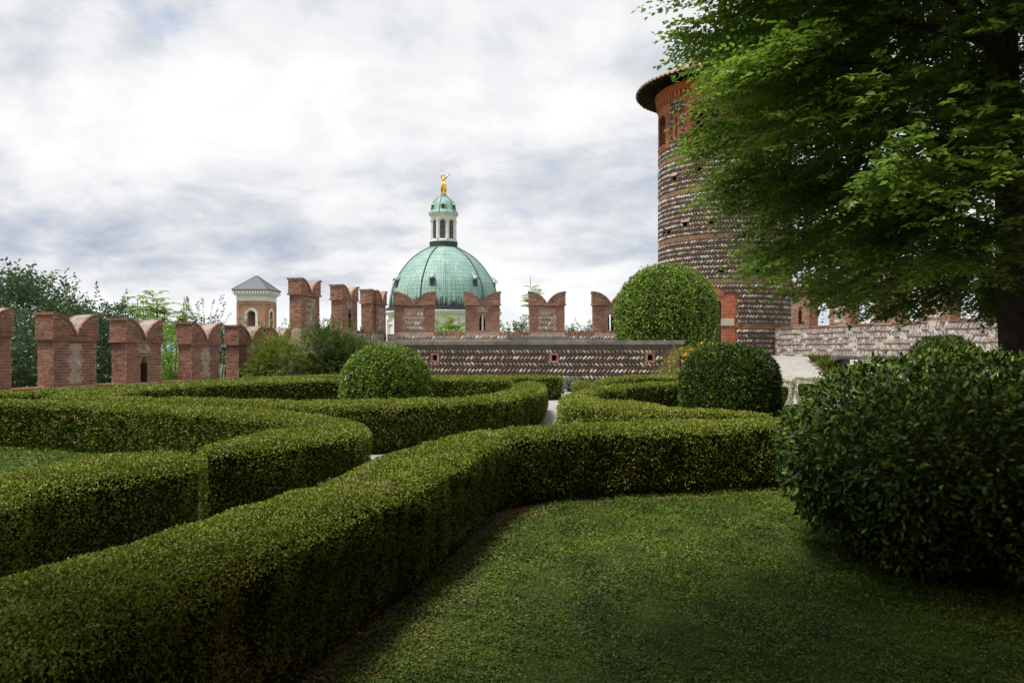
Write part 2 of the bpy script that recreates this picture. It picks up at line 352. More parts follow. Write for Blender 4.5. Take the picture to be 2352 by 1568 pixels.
# hills far off
def hills():
    xs = np.linspace(-9000, 9000, 181); ys = np.array([9000, 9600, 10400, 11500, 13000])
    V = []
    for j, y in enumerate(ys):
        for x in xs:
            n = mnoise.fractal(Vector((x * 0.00035, j * 0.6, 3.3)), 1.0, 2.0, 5)
            n2 = mnoise.fractal(Vector((x * 0.0014, j * 0.9, 7.3)), 1.0, 2.0, 5)
            V.append((x, y, -7 if j == 0 else max(-7, (150 + 150 * n + 45 * n2) * (0.45, 0.45, 0.8, 1.25, 1.5)[j])))
    nx = len(xs); Fc = [(j * nx + i, j * nx + i + 1, (j + 1) * nx + i + 1, (j + 1) * nx + i) for j in range(len(ys) - 1) for i in range(nx - 1)]
    tag(npmesh('hills', V, Fc, M['hill'], smooth=True), kind='structure')
hills()

# ------------------------------------------------------------------ masonry toolkit
def unit_box_mesh(name, mat, seed):
    r = random.Random(seed); j = lambda: r.uniform(-0.02, 0.02)
    v = [(sx * 0.5 + j(), sy * 0.5, sz * 0.5 + j() * 1.5) for sz in (-1, 1) for sy in (-1, 1) for sx in (-1, 1)]
    me = bpy.data.meshes.new(name); me.from_pydata(v, [], [(0, 2, 3, 1), (4, 5, 7, 6), (0, 1, 5, 4), (2, 6, 7, 3), (0, 4, 6, 2), (1, 3, 7, 5)]); me.update(); me.materials.append(mat); return me
BRM = {k: [unit_box_mesh('brick', M['brick_o' + k], s) for s in range(4)] for k in 'LFTB'}
BV = np.array([(sx * .5, sy * .5, sz * .5) for sz in (-1, 1) for sy in (-1, 1) for sx in (-1, 1)], np.float32)
BF = np.array([(0, 2, 3, 1), (4, 5, 7, 6), (0, 1, 5, 4), (2, 6, 7, 3), (0, 4, 6, 2), (1, 3, 7, 5)], np.int32)
def pebble_shape(seed):
    r = random.Random(seed); n, V = 6, [(0, 0, -0.5)]
    for k in range(1, 4):
        ph = math.pi * k / 4
        for i in range(n):
            a = 2 * math.pi * (i + 0.5 * (k % 2)) / n; q = 1 + r.uniform(-0.10, 0.10)
            V.append((0.5 * math.sin(ph) * math.cos(a) * q, 0.5 * math.sin(ph) * math.sin(a) * q, -0.5 * math.cos(ph) * (1 + r.uniform(-.05, .05))))
    V.append((0, 0, 0.5)); Fc = []
    for i in range(n):
        j = (i + 1) % n
        Fc.append((0, 1 + j, 1 + i))
        for k in range(2):
            a, b_ = 1 + k * n, 1 + (k + 1) * n
            Fc.append((a + i, a + j, b_ + j)); Fc.append((a + i, b_ + j, b_ + i))
        Fc.append((1 + 2 * n + i, 1 + 2 * n + j, 1 + 3 * n))
    return np.array(V, np.float32), np.array(Fc, np.int32)
PSH = [pebble_shape(s) for s in range(5)]
def peb_me(k):
    me = bpy.data.meshes.new('stone'); me.from_pydata(PSH[k][0].tolist(), [], PSH[k][1].tolist()); me.update()
    me.polygons.foreach_set('use_smooth', np.ones(len(me.polygons), bool)); me.materials.append(M['peb_o']); return me
PBM = [peb_me(k) for k in range(5)]
EYEV = Vector((0, 0, EYE))
class Rec:
    """one brick or one stone, until it is decided whether it becomes an object of its own"""
    __slots__ = ('m', 'size', 'nrm', 'own', 'vis')
    def __init__(s, m, size, nrm, own, vis=True): s.m = m; s.size = size; s.nrm = nrm; s.own = own; s.vis = vis
    def score(s):
        p = s.m.translation; d = EYEV - p; L_ = d.length
        return (s.size / L_) * max(0.0, s.nrm.dot(d) / L_) if s.vis else -1.0
def frame(d, m, up, c):
    mt = Matrix.Identity(4)
    for i, v in enumerate((d, m, up)):
        for k in range(3): mt[k][i] = v[k]
    mt.translation = c; return mt
def lay(recs, S, d, nrm, L_, z0, z1, allow, owner, ch=0.08, bl=0.25, proud=0.007, vis=True, seed=0):
    """courses of bricks on a face: S foot of the face, d along it, nrm outward; allow(z, k) gives the free intervals of a course"""
    r = random.Random(seed); k = 0; z = z0
    d, nrm, S = Vector(d), Vector(nrm), Vector(S)
    while z + 0.05 < z1:
        h = min(ch, z1 - z)
        for (a, b_) in allow(z + h / 2, k):
            x = a - (0.0 if k % 2 else bl * 0.5) + r.uniform(-0.02, 0.02)
            while x < b_ - 0.02:
                ln = bl * r.choice((1, 1, 1, 1, 0.5, 0.95)) + r.uniform(-0.015, 0.015)
                x0, x1 = max(a, x), min(b_, x + ln)
                if x1 - x0 > 0.045:
                    p = proud + r.uniform(-0.005, 0.006)
                    c = S + d * ((x0 + x1) / 2) + Vector((0, 0, z + h / 2)) + nrm * (p / 2 - 0.015)
                    dd = (d + Vector((0, 0, r.uniform(-0.008, 0.008)))).normalized()
                    recs.append(Rec(frame(dd * (x1 - x0 - 0.018), nrm * (p + 0.03), Vector((0, 0, 1)) * (h - 0.018), c), (x1 - x0) * h, nrm, owner, vis))
                x += ln
        z += ch; k += 1
def pebbles(recs, S, d, nrm, L_, z0, rows, owner, pitch=0.267, step=0.165, ln=0.25, wd=0.135, dp=0.12, allow=None, vis=True, seed=0, tilt=42, proud=0.0, k0=0, curve=None, jit=1.0):
    r = random.Random(seed); d, nrm, S = Vector(d), Vector(nrm), Vector(S)
    for k in range(rows):
        x = r.uniform(0, step) + 0.03; zc = z0 + (k + 0.5) * pitch
        for (a, b_) in (allow(zc, k) if allow else [(0, L_)]):
            x = a + wd * 0.5 + r.uniform(0, 0.04)
            while x < b_ - wd * 0.4:
                s = r.uniform(0.82, 1.12)
                an = R((tilt + r.uniform(-9, 9) * jit) * (1 if (k + k0) % 2 else -1))
                if curve: c, dd, nn = curve(x)
                else: c, dd, nn = S + d * x, d, nrm
                ax = Vector((0, 0, 1)) * math.cos(an) + dd * math.sin(an); sd_ = ax.cross(nn)
                c = c + Vector((0, 0, zc + r.uniform(-0.01, 0.01))) + nn * proud
                w_ = wd * r.uniform(0.75, 1.15)
                l_ = min(ln * s, pitch * 0.93 / max(0.5, abs(math.cos(an)) + 0.25 * abs(math.sin(an))))
                recs.append(Rec(frame(sd_ * w_, nn * dp, ax * l_, c), w_ * l_, nn, owner, vis))
                x += step * r.uniform(0.82, 1.18)
def emit(recs, kind, limit, key='L', stuffkey=None):
    """the `limit` pieces that show largest become objects of their own, the rest of each owner is joined"""
    recs = sorted(recs, key=lambda q: -q.score()); n = 0; rest = {}
    r = random.Random(len(recs))
    for q in recs:
        if n < limit and q.score() > 0:
            me = r.choice(BRM[key] if kind == 'brick' else PBM)
            o = bpy.data.objects.new(kind, me); COL.objects.link(o); o.parent = q.own
            o.matrix_parent_inverse = Matrix.Translation(q.own.location).inverted()
            o.matrix_basis = q.m; n += 1
        else: rest.setdefault(q.own.name, (q.own, []))[1].append(q)
    for own, qs in rest.values():
        if kind == 'brick':
            Ms = np.array([q.m for q in qs], np.float32); V = np.einsum('nij,vj->nvi', Ms[:, :3, :3], BV) + Ms[:, None, :3, 3]
            Fc = (BF[None] + 8 * np.arange(len(qs))[:, None, None]).reshape(-1, 4); T = np.repeat(rng.random(len(qs)), 8)
            npmesh('brick', V.reshape(-1, 3), Fc, M['brick_t' + key], own_parent(own), 'stuff', T)
        else:
            Vs, Fs, Ts, base = [], [], [], 0
            for q in qs:
                v, f = PSH[r.randrange(5)]; m = np.array(q.m, np.float32)
                Vs.append(v @ m[:3, :3].T + m[:3, 3]); Fs.append(f + base); base += len(v); Ts.append(np.full(len(v), r.random()))
            npmesh('stone', np.concatenate(Vs), np.concatenate(Fs), M['peb_t'], own_parent(own), 'stuff', np.concatenate(Ts), smooth=True)
def own_parent(own): return own
def mark(o): return o

def merlon(wall, C, a, nrm, W, T, z0, zs, ct, kind, recB, recP, key='L', near_end=-1, seed=0, mort='mortar_red', slit_z=(0.12, 1.05), drop=0.57, sw=0.15):
    """swallow-tailed merlon. C: corner of the wide face (start of a); a along the face; nrm out of it; z0 foot, zs underside of cap, ct top"""
    C, a, nrm = Vector(C), Vector(a).normalized(), Vector(nrm).normalized(); UP = Vector((0, 0, 1)); oh = 0.05
    rr = random.Random(seed)
    P = lambda s, t, z: Vector((C.x, C.y, 0)) + a * s - nrm * t + UP * z      # s along, t into the body
    sh = MB()
    sc_ = W / 2; zA, zB = z0 + slit_z[0], z0 + slit_z[1]
    def solid(mb, s0, s1, t0, t1, za, zb): mb.box(P((s0 + s1) / 2, (t0 + t1) / 2, (za + zb) / 2), a * (s1 - s0) / 2, nrm * (t1 - t0) / 2, UP * (zb - za) / 2)
    if kind == 'slit':
        solid(sh, oh, sc_ - sw, oh, T - oh, z0, zs); solid(sh, sc_ + sw, W - oh, oh, T - oh, z0, zs)
        solid(sh, sc_ - sw, sc_ + sw, oh, T - oh, zB, zs); solid(sh, sc_ - sw, sc_ + sw, oh, T - oh, z0, zA)
        solid(sh, sc_ - sw, sc_ - 0.045, T * 0.62, T - oh - 0.01, zA, zB); solid(sh, sc_ + 0.045, sc_ + sw, T * 0.62, T - oh - 0.01, zA, zB)
        # tapering head of the niche
        for s_ in (-1, 1):
            sh.prism([P(sc_ + s_ * sw, oh + 0.002, zB), P(sc_ + s_ * sw, oh + 0.002, zB - 0.24), P(sc_ + s_ * sw * 0.45, oh + 0.002, zB)], -nrm * (T - 2 * oh - 0.02))
    else: solid(sh, oh, W - oh, oh, T - oh, z0, zs)
    m = mark(sh.build('merlon', M[mort], wall))
    if kind == 'slit':
        nb_ = MB()
        for s_ in (-1, 1): solid(nb_, min(sc_ + s_ * (sw - 0.012), sc_ + s_ * sw), max(sc_ + s_ * (sw - 0.012), sc_ + s_ * sw), oh + 0.02, T - oh - 0.01, zA, zB)
        solid(nb_, sc_ - sw + 0.013, sc_ - 0.045, T * 0.62 - 0.012, T * 0.62 - 0.002, zA, zB); solid(nb_, sc_ + 0.045, sc_ + sw - 0.013, T * 0.62 - 0.012, T * 0.62 - 0.002, zA, zB)
        nb_.build('niche', M['niche'], m)
    # cap body: two quarter-barrel lobes that meet in a valley
    k_ = 0.89; half = W / 2; den = 1 - math.sqrt(1 - k_ * k_)
    curve = lambda t: ct - drop * (1 - math.sqrt(max(0, 1 - (k_ * t) ** 2))) / den     # t: 0 outer edge .. 1 middle
    n = 12; prof = [(W * 0.5 * i / n, curve(i / n)) for i in range(n + 1)] + [(W - W * 0.5 * i / n, curve(i / n)) for i in range(n - 1, -1, -1)]
    cp = MB(); off = 0.05
    cp.prism([P(s, 0.012, z - off) for s, z in [(0.012, zs + off)] + [(min(max(s, 0.012), W - 0.012), z) for s, z in prof] + [(W - 0.012, zs + off)]], -nrm * (T - 0.024))
    cp.build('cap', M[mort], m)
    tp = MB(); pv = [P(s, 0.05, z) for s, z in prof] + [P(s, T - 0.05, z) for s, z in prof]; q = len(prof)
    pv += [P(s, 0.05, z - off) for s, z in prof] + [P(s, T - 0.05, z - off) for s, z in prof]
    fs = []
    for i in range(q - 1):
        fs += [(i, i + 1, q + i + 1, q + i), (2 * q + i, 3 * q + i, 3 * q + i + 1, 2 * q + i + 1)]
    fs += [(0, q, 3 * q, 2 * q), (q - 1, 3 * q - 1, 4 * q - 1, 2 * q - 1)]
    tp.add(pv, fs); tp.build('cap_vault', M['plaster_top'], m)
    # curved rim of bricks on edge, front and back
    rim = MB()
    for t0, t1 in ((-0.025, 0.055), (T - 0.055, T + 0.025)):
        for lobe in (0, 1):
            N_ = 9
            for i in range(N_):
                g_ = 0.06; ta, tb = (i + g_) / N_, (i + 1 - g_) / N_
                if i == N_ - 1: tb = 1.0
                sa, sb = (ta * half, tb * half) if lobe == 0 else (W - ta * half, W - tb * half)
                if i == 0: sa = -0.03 if lobe == 0 else W + 0.03
                za, zb = curve(ta if i else 0), curve(tb)
                u_ = Vector((sb - sa, zb - za)).normalized(); nn = Vector((-u_.y, u_.x)) * (1 if lobe == 0 else -1)
                th = -0.062; up = 0.012
                pts = [(sa + nn.x * up, za + nn.y * up), (sb + nn.x * up, zb + nn.y * up), (sb + nn.x * th, zb + nn.y * th), (sa + nn.x * th, za + nn.y * th)]
                if i == N_ - 1:
                    pts[1] = (half, curve(1) + 0.02); pts[2] = (half, curve(1) - 0.09)
                poly = [P(s, t0, z) for s, z in pts]
                if lobe: poly = poly[::-1]
                b0 = len(rim.v); rim.prism(poly, -nrm * (t1 - t0)); rim.t[b0:] = [rr.random()] * (len(rim.v) - b0)
    rim.build('cap_rim', M['brick_t' + key], m)
    # tile edge along both ends of the cap and the string course under it
    ed = MB()
    for s0, s1 in ((-0.03, 0.04), (W - 0.04, W + 0.03)):
        L_ = T - 0.12; nb = max(2, round(L_ / 0.13))
        for i in range(nb):
            t_ = 0.06 + L_ * (i + 0.5) / nb
            ed.box(P((s0 + s1) / 2, t_, ct - 0.028), a * (s1 - s0) / 2, nrm * (L_ / nb / 2 - 0.005), UP * 0.034, rr.random())
    for (S_, D_, N_, LL) in ((P(-0.02, 0, 0), a, nrm, W + 0.04), (P(-0.02, T, 0), a, -nrm, W + 0.04), (P(0, T, 0), nrm, -a, T), (P(W, 0, 0), -nrm, a, T)):
        nb = max(2, round(LL / 0.25))
        for i in range(nb):
            c = S_ + D_ * LL * (i + 0.5) / nb + UP * (zs + 0.034) + N_ * (-0.01 + rr.uniform(-0.003, 0.003))
            ed.box(c, D_ * (LL / nb / 2 - 0.005), N_ * 0.036, UP * 0.033, rr.random())
    ed.build('string_course', M['brick_t' + key], m)
    # bricks
    faces = [(P(oh, oh, 0), a, nrm, W - 2 * oh, 'wide', True), (P(oh, T - oh, 0), a, -nrm, W - 2 * oh, 'back', False),
             (P(oh, T - oh, 0), nrm, -a, T - 2 * oh, 'end', near_end < 0), (P(W - oh, oh, 0), -nrm, a, T - 2 * oh, 'end', near_end > 0)]
    hh = (W - 2 * oh) / 2
    for (S_, D_, N_, LL, ty, vis) in faces:
        def allow(z, k, ty=ty, LL=LL):
            if ty == 'end': return [(0.0, LL)]
            e = 0.07 if k % 2 else 0.0
            if kind == 'panel' and z0 + 0.05 < z < zs - 0.12:
                w = (0.20 if key == 'L' else 0.34) * W / 1.5 + (0.0 if (int((z - z0) / 0.27)) % 2 else 0.07) - e
                return [(0, hh - w), (hh + w, LL)]
            if kind == 'slit':
                if zA < z < zB + 0.02:
                    w = sw if z < zB - 0.2 else sw * (0.5 + 0.5 * (zB - z) / 0.2)
                    w = max(w, 0.05)
                    return [(0, hh - w - 0.004), (hh + w + 0.004, LL)]
                if zs - 0.28 < z < zs - 0.03: return [(0, hh - 0.28 + e), (hh + 0.28 - e, LL)]
            return [(0, LL)]
        lay(recB, S_, D_, N_, LL, z0, zs - 0.004, allow, m, vis=vis, seed=seed * 7 + len(recB))
    for (S_, D_, N_, LL, ty, vis) in [(P(0.012, 0.012, 0), a, nrm, W - 0.024, 'wide', True), (P(0.012, T - 0.012, 0), a, -nrm, W - 0.024, 'wide', False),
                                      (P(0.012, T - 0.012, 0), nrm, -a, T - 0.024, 'end', near_end < 0), (P(W - 0.012, 0.012, 0), -nrm, a, T - 0.024, 'end', near_end > 0)]:
        def allow(z, k, ty=ty, LL=LL):
            if ty == 'end': return [(0.0, LL)]
            zz = z + 0.04 + 0.062; lim = 1.0
            for i in range(60):
                if curve(i / 59) < zz + 0.02: lim = i / 59; break
            w = lim * half - 0.03
            return [(0, w), (LL - w, LL)] if lim < 1 and w > 0.05 else ([(0, LL)] if lim >= 1 else [])
        lay(recB, S_, D_, N_, LL, zs + 0.075, ct - 0.065, allow, m, vis=vis, seed=seed * 11 + len(recB))
    # cobbles
    if kind == 'panel':
        pebbles(recP, P(half - (0.24 if key == 'L' else 0.33) * W / 1.5, oh, 0), a, nrm, (0.48 if key == 'L' else 0.66) * W / 1.5, z0 + 0.04, int((zs - z0 - 0.12) / 0.235), m, pitch=0.235, step=0.14, ln=0.21, wd=0.11, dp=0.06, seed=seed, tilt=40, proud=(-0.018 if key == 'L' else 0.0), jit=1.8)
    else:
        pebbles(recP, P(half - 0.22, oh, 0), a, nrm, 0.44, zs - 0.26, 1, m, pitch=0.22, step=0.14, ln=0.17, wd=0.09, dp=0.05, seed=seed, tilt=40)
    return m

def wall_run(name, p0, p1, nrm, T, z0, z1, label, cat='wall', mort='mortar'):
    """Empty for a wall plus its body part; the wide face runs from p0 to p1"""
    p0, p1, nrm = Vector((*p0, 0)), Vector((*p1, 0)), Vector((*nrm, 0)).normalized()
    w = mark(empty(name, (p0.x, p0.y, z0), label, cat))
    a = (p1 - p0).normalized(); L_ = (p1 - p0).length
    mb = MB(); mb.box(p0 + a * L_ / 2 - nrm * T / 2 + Vector((0, 0, (z0 + z1) / 2)), a * L_ / 2, nrm * T / 2, Vector((0, 0, (z1 - z0) / 2)))
    body = mark(mb.build('wall_body', M[mort], w))
    return w, body, a, L_, Vector((*nrm[:2], 0))
def sill(wall, p, a, nrm, T, s0, s1, z, key, h=0.11, parts=False):
    """bricks on edge along the top of a wall between merlons"""
    mb = MB(); p, a, nrm = Vector((*p[:2], 0)), Vector(a), Vector(nrm); n = max(1, round((s1 - s0) / 0.075))
    for i in range(n):
        s = s0 + (s1 - s0) * (i + 0.5) / n
        mb.box(p + a * s - nrm * T / 2 + Vector((0, 0, z - h / 2 + random.uniform(-0.003, 0.003))), a * ((s1 - s0) / n / 2 - 0.005), nrm * (T / 2 + 0.015), Vector((0, 0, h / 2)), random.random())
    return mb.build('sill', M['brick_t' + key], wall)

# ------------------------------------------------------------------ left battlement wall (receding along the garden)
LA = Vector((0.29, 0.957, 0)).normalized(); LN = Vector((0.957, -0.29, 0)).normalized()
def left_wall():
    P0 = Vector((-11.8, 20.5, 0))
    a0 = P0 - LA * 9.0
    w, body, a, L_, nn = wall_run('battlement_wall', (a0.x, a0.y), ((P0 + LA * 11.2).x, (P0 + LA * 11.2).y), (LN.x, LN.y), 0.62, -0.3, 0.52,
        'low red brick garden wall at left with swallow tailed merlons descending into the distance', 'battlement wall')
    rb, rp = [], []
    Ms = [(-2.62, 2.60, 'slit'), (0.0, 2.55, 'panel'), (2.50, 2.50, 'slit'), (5.28, 2.48, 'panel'), (7.72, 2.46, 'slit'), (9.55, 2.44, 'panel')]
    for i, (s, top, kd) in enumerate(Ms):
        merlon(w, P0 + LA * s, LA, LN, 1.5, 0.62, 0.62, top - 0.70, top, kd, rb, rp, 'L', -1, 10 + i, slit_z=(0.0, 0.78))
        nxt = Ms[i + 1][0] if i + 1 < len(Ms) else 11.2
        sill(w, P0, LA, LN, 0.62, s + 1.5 - 0.05, nxt + 0.05, 0.62, 'L')
        mb = MB(); mb.box(P0 + LA * (s + 0.75) - LN * 0.31 + Vector((0, 0, 0.57)), LA * 0.70, LN * 0.26, Vector((0, 0, 0.052))); mb.build('merlon_foot', M['mortar_red'], w)
    lay(rb, a0 + LN * 0, LA, LN, L_, -0.05, 0.5, lambda z, k: [(4, 20)], body, vis=False, seed=5)
    emit(rb, 'brick', 300, 'L'); emit(rp, 'stone', 60)
left_wall()

# ------------------------------------------------------------------ upper battlements: side run and back run
def upper_walls():
    # side run
    TA = LA; TN = LN
    Q0 = Vector((-8.3, 31.4, 0))
    w, body, a, L_, nn = wall_run('battlement_wall', (Q0.x - 0.02, Q0.y - 0.05), ((Q0 + TA * 7.6).x, (Q0 + TA * 7.6).y), (TN.x, TN.y), 0.62, -0.3, 2.36,
        'tall side run of battlements with three stepped swallow tailed merlons left of the dome', 'battlement wall')
    rb, rp = [], []
    pos = [(697, 31.4, 'panel'), (776, 34.6, 'slit'), (850, 37.2, 'panel')]
    for i, (u, d, kd) in enumerate(pos):
        x = (u - 1176) / 1830 * d; s = (Vector((x, d, 0)) - Q0).dot(TA)
        if i == 0: s = 0.0
        merlon(w, Q0 + TA * s, TA, TN, 1.5, 0.62, 2.47, 3.77, 4.44, kd, rb, rp, 'F', -1, 30 + i, slit_z=(0.1, 0.95))
        pos[i] = s
        mb = MB(); mb.box(Q0 + TA * (s + 0.75) - TN * 0.31 + Vector((0, 0, 2.415)), TA * 0.70, TN * 0.26, Vector((0, 0, 0.056))); mb.build('merlon_foot', M['mortar_red'], w)
    for s0, s1 in ((pos[0] + 1.45, pos[1] + 0.05), (pos[1] + 1.45, pos[2] + 0.05), (pos[2] + 1.45, 7.5)): sill(w, Q0, TA, TN, 0.62, s0, s1, 2.47, 'F')
    pebbles(rp, Q0, TA, TN, 7.5, 1.25, 4, body, ln=0.2, wd=0.11, dp=0.06, seed=3, pitch=0.26)
    emit(rb, 'brick', 300, 'F'); emit(rp, 'stone', 120)
    # back run, parallel to the picture
    y = 38.3
    w, body, a, L_, nn = wall_run('battlement_wall', (-6.0, y), (9.6, y), (0, -1), 0.62, -0.3, 2.36,
        'back run of battlements with swallow tailed merlons in front of the green dome', 'battlement wall')
    rb, rp = [], []
    Fm = [(-5.72, 2.0, 'panel'), (-2.30, 1.74, 'slit'), (0.80, 1.78, 'panel'), (3.86, 1.82, 'slit'), (6.95, 1.75, 'panel')]
    for i, (x, W, kd) in enumerate(Fm):
        merlon(w, Vector((x, y, 0)), (1, 0, 0), (0, -1, 0), W, 0.62, 2.47, 3.75, 4.41, kd, rb, rp, 'F', 0, 50 + i, slit_z=(0.06, 0.86))
        nxt = Fm[i + 1][0] if i + 1 < len(Fm) else 9.6
        sill(w, (-0, y), (1, 0, 0), (0, -1, 0), 0.62, x + W - 0.05, nxt + 0.05, 2.47, 'F', 0.19)
        mb = MB(); mb.abox(x + 0.05, x + W - 0.05, y + 0.05, y + 0.57, 2.362, 2.468); mb.build('merlon_foot', M['mortar_red'], w)
    # the half merlon that turns the corner
    mb = MB()
    merlon(w, Vector((-6.0, y + 0.18, 0)) - LA * 1.12, LA, LN, 1.05, 0.5, 2.47, 3.75, 4.41, 'panel', rb, rp, 'F', -1, 77)
    pebbles(rp, Vector((-6.0, y, 0)), (1, 0, 0), (0, -1, 0), 14.8, 1.28, 4, body, ln=0.22, wd=0.12, dp=0.07, seed=4, pitch=0.265)
    emit(rb, 'brick', 300, 'F'); emit(rp, 'stone', 280)
    # rounded stone shelf in front of the back run
    b = empty('stone_bench', (1.2, 36.6, 1.4), 'long grey stone bench top with rounded ends below the third back merlon', 'bench')
    mb = MB(); pr = [(-1.45, 2.22), (-1.40, 2.08), (-1.25, 2.00), (1.25, 2.00), (1.40, 2.08), (1.45, 2.22)]
    mb.prism([(1.2 + px, 36.35, pz) for px, pz in pr], (0, 0.5, 0)); mb.build('seat', M['coping'], b)
    for px in (-0.9, 0.9):
        mb = MB(); mb.abox(1.2 + px - 0.15, 1.2 + px + 0.15, 36.4, 36.8, 1.4, 2.0); mb.build('leg', M['coping'], b)
upper_walls()
t_ = MB(); t_.add([(-7.4, 34.6, 1.4), (6.62, 31.75, 1.4), (9.4, 34.0, 1.4), (9.6, 38.3, 1.42), (-6, 38.3, 1.42)], [(0, 1, 2, 3, 4)])
tag(t_.build('terrace', M['gravel']), kind='structure')

# ------------------------------------------------------------------ cobbled retaining wall
def retaining():
    A, B = Vector((-7.45, 34.7, 0)), Vector((6.60, 31.5, 0)); a = (B - A).normalized(); n = Vector((a.y, -a.x, 0)); L_ = (B - A).length; T = 0.45
    UP = Vector((0, 0, 1)); zt = 1.80
    w = mark(empty('retaining_wall', (A.x, A.y, 0), 'long low wall of slanted river cobbles with a grey coping slab', 'retaining wall'))
    holes = [((996 - 1176) / 1830 * 33.0, 1.27), ((1274 - 1176) / 1830 * 32.3, 1.27), ((1494 - 1176) / 1830 * 31.7, 1.29), ((1343 - 1176) / 1830 * 32.2, 0.17)]
    hs = [((Vector((x, 33, 0)) - A).dot(a), z) for x, z in holes]
    hs = [((x - A.x) / a.x, z) for x, z in holes]
    # body with real openings at the drain holes
    mb = MB(); cuts = sorted(hs[:3]); s = 0
    def solid(m_, s0, s1, t0, t1, za, zb, t=0.5): m_.box(A + a * (s0 + s1) / 2 - n * (t0 + t1) / 2 + UP * (za + zb) / 2, a * (s1 - s0) / 2, n * (t1 - t0) / 2, UP * (zb - za) / 2, t)
    for i, (hc, hz) in enumerate(cuts):
        solid(mb, s, hc - 0.09, 0, T, -0.2, zt); solid(mb, hc - 0.09, hc + 0.09, 0, T, -0.2, hz - 0.11); solid(mb, hc - 0.09, hc + 0.09, 0, T, hz + 0.11, zt)
        s = hc + 0.09
    solid(mb, s, L_, 0, T, -0.2, zt)
    body = mark(mb.build('wall_body', M['mortar_dark'], w))
    for i, (hc, hz) in enumerate(hs):
        fr = MB()
        for s0, s1, z0, z1 in ((-0.19, 0.19, 0.12, 0.19), (-0.19, 0.19, -0.19, -0.12), (-0.19, -0.095, -0.115, 0.115), (0.095, 0.19, -0.115, 0.115)):
            if i == 3: s0, s1, z0, z1 = s0 * .7, s1 * .7, z0 * .7, z1 * .7
            solid(fr, hc + s0, hc + s1, -0.07, 0.02, hz + z0, hz + z1, random.random())
        f = fr.build('drain_frame', M['brick_tF'], w)
        if i != 1:
            dk = MB(); solid(dk, hc - 0.08, hc + 0.08, 0.10 if i < 3 else -0.03, 0.12 if i < 3 else -0.02, hz - 0.10, hz + 0.10); dk.build('drain_recess', M['dark'], w)
        else:
            dk = MB(); solid(dk, hc - 0.08, hc + 0.02, 0.14, 0.16, hz - 0.10, hz + 0.10); dk.build('drain_recess', M['dark'], w)
    # coping slabs, butted end to end
    s = -0.1; i = 0; rr = random.Random(3)
    while s < L_ + 0.05:
        e = min(L_ + 0.22, s + rr.uniform(1.9, 2.6)); e = L_ + 0.22 if L_ + 0.22 - e < 0.6 else e
        cpm = MB(); solid(cpm, s + 0.003, e - 0.003, -0.14, T + 0.1, zt + 0.0, zt + 0.165); cpm.build('coping_slab', M['coping'], w, bevel=0.012); s = e
    bd = MB(); solid(bd, 0, L_, -0.035, 0.0, zt - 0.12, zt - 0.004); bd.build('render_band', M['mortar_dark'], w)
    pitch = 0.262; z0 = zt - 0.14 - 7 * pitch
    rp = []
    def allow(z, k):
        iv = [(0.02, L_ - 0.55)]
        for hc, hz in hs:
            if abs(z - hz) < 0.2:
                new = []
                for a_, b_ in iv:
                    if a_ < hc < b_: new += [(a_, hc - 0.22), (hc + 0.22, b_)]
                    else: new.append((a_, b_))
                iv = new
        return iv
    pebbles(rp, A, a, n, L_, z0, 7, body, pitch=pitch, step=0.162, ln=0.245, wd=0.112, dp=0.15, allow=allow, seed=9, proud=0.02)
    emit(rp, 'stone', 300)
    for k in range(1, 7):
        tl = MB(); s = 0
        while s < L_ - 0.5:
            l_ = rr.uniform(0.22, 0.34)
            if not any(abs(z0 + k * pitch - hz) < 0.17 and abs(s + l_ / 2 - hc) < 0.3 for hc, hz in hs):
                p = rr.uniform(0.065, 0.085); solid(tl, s, s + l_ - 0.006, -p, 0.02, z0 + k * pitch - 0.009 + rr.uniform(-.004, .004), z0 + k * pitch + 0.011 + rr.uniform(-.004, .004), rr.random())
            s += l_
        tl.build('tile_course', M['tile'], w)
    rb = []
    lay(rb, A + a * (L_ - 0.52), a, n, 0.52, 0.0, zt - 0.12, lambda z, k: [(0.1 * (k // 3 % 2), 0.52)], body, proud=0.06, seed=3)
    lay(rb, A + a * L_, -n, a, T, 0.0, zt - 0.12, lambda z, k: [(0, T)], body, proud=0.02, seed=4)
    emit(rb, 'brick', 80, 'F')
retaining()
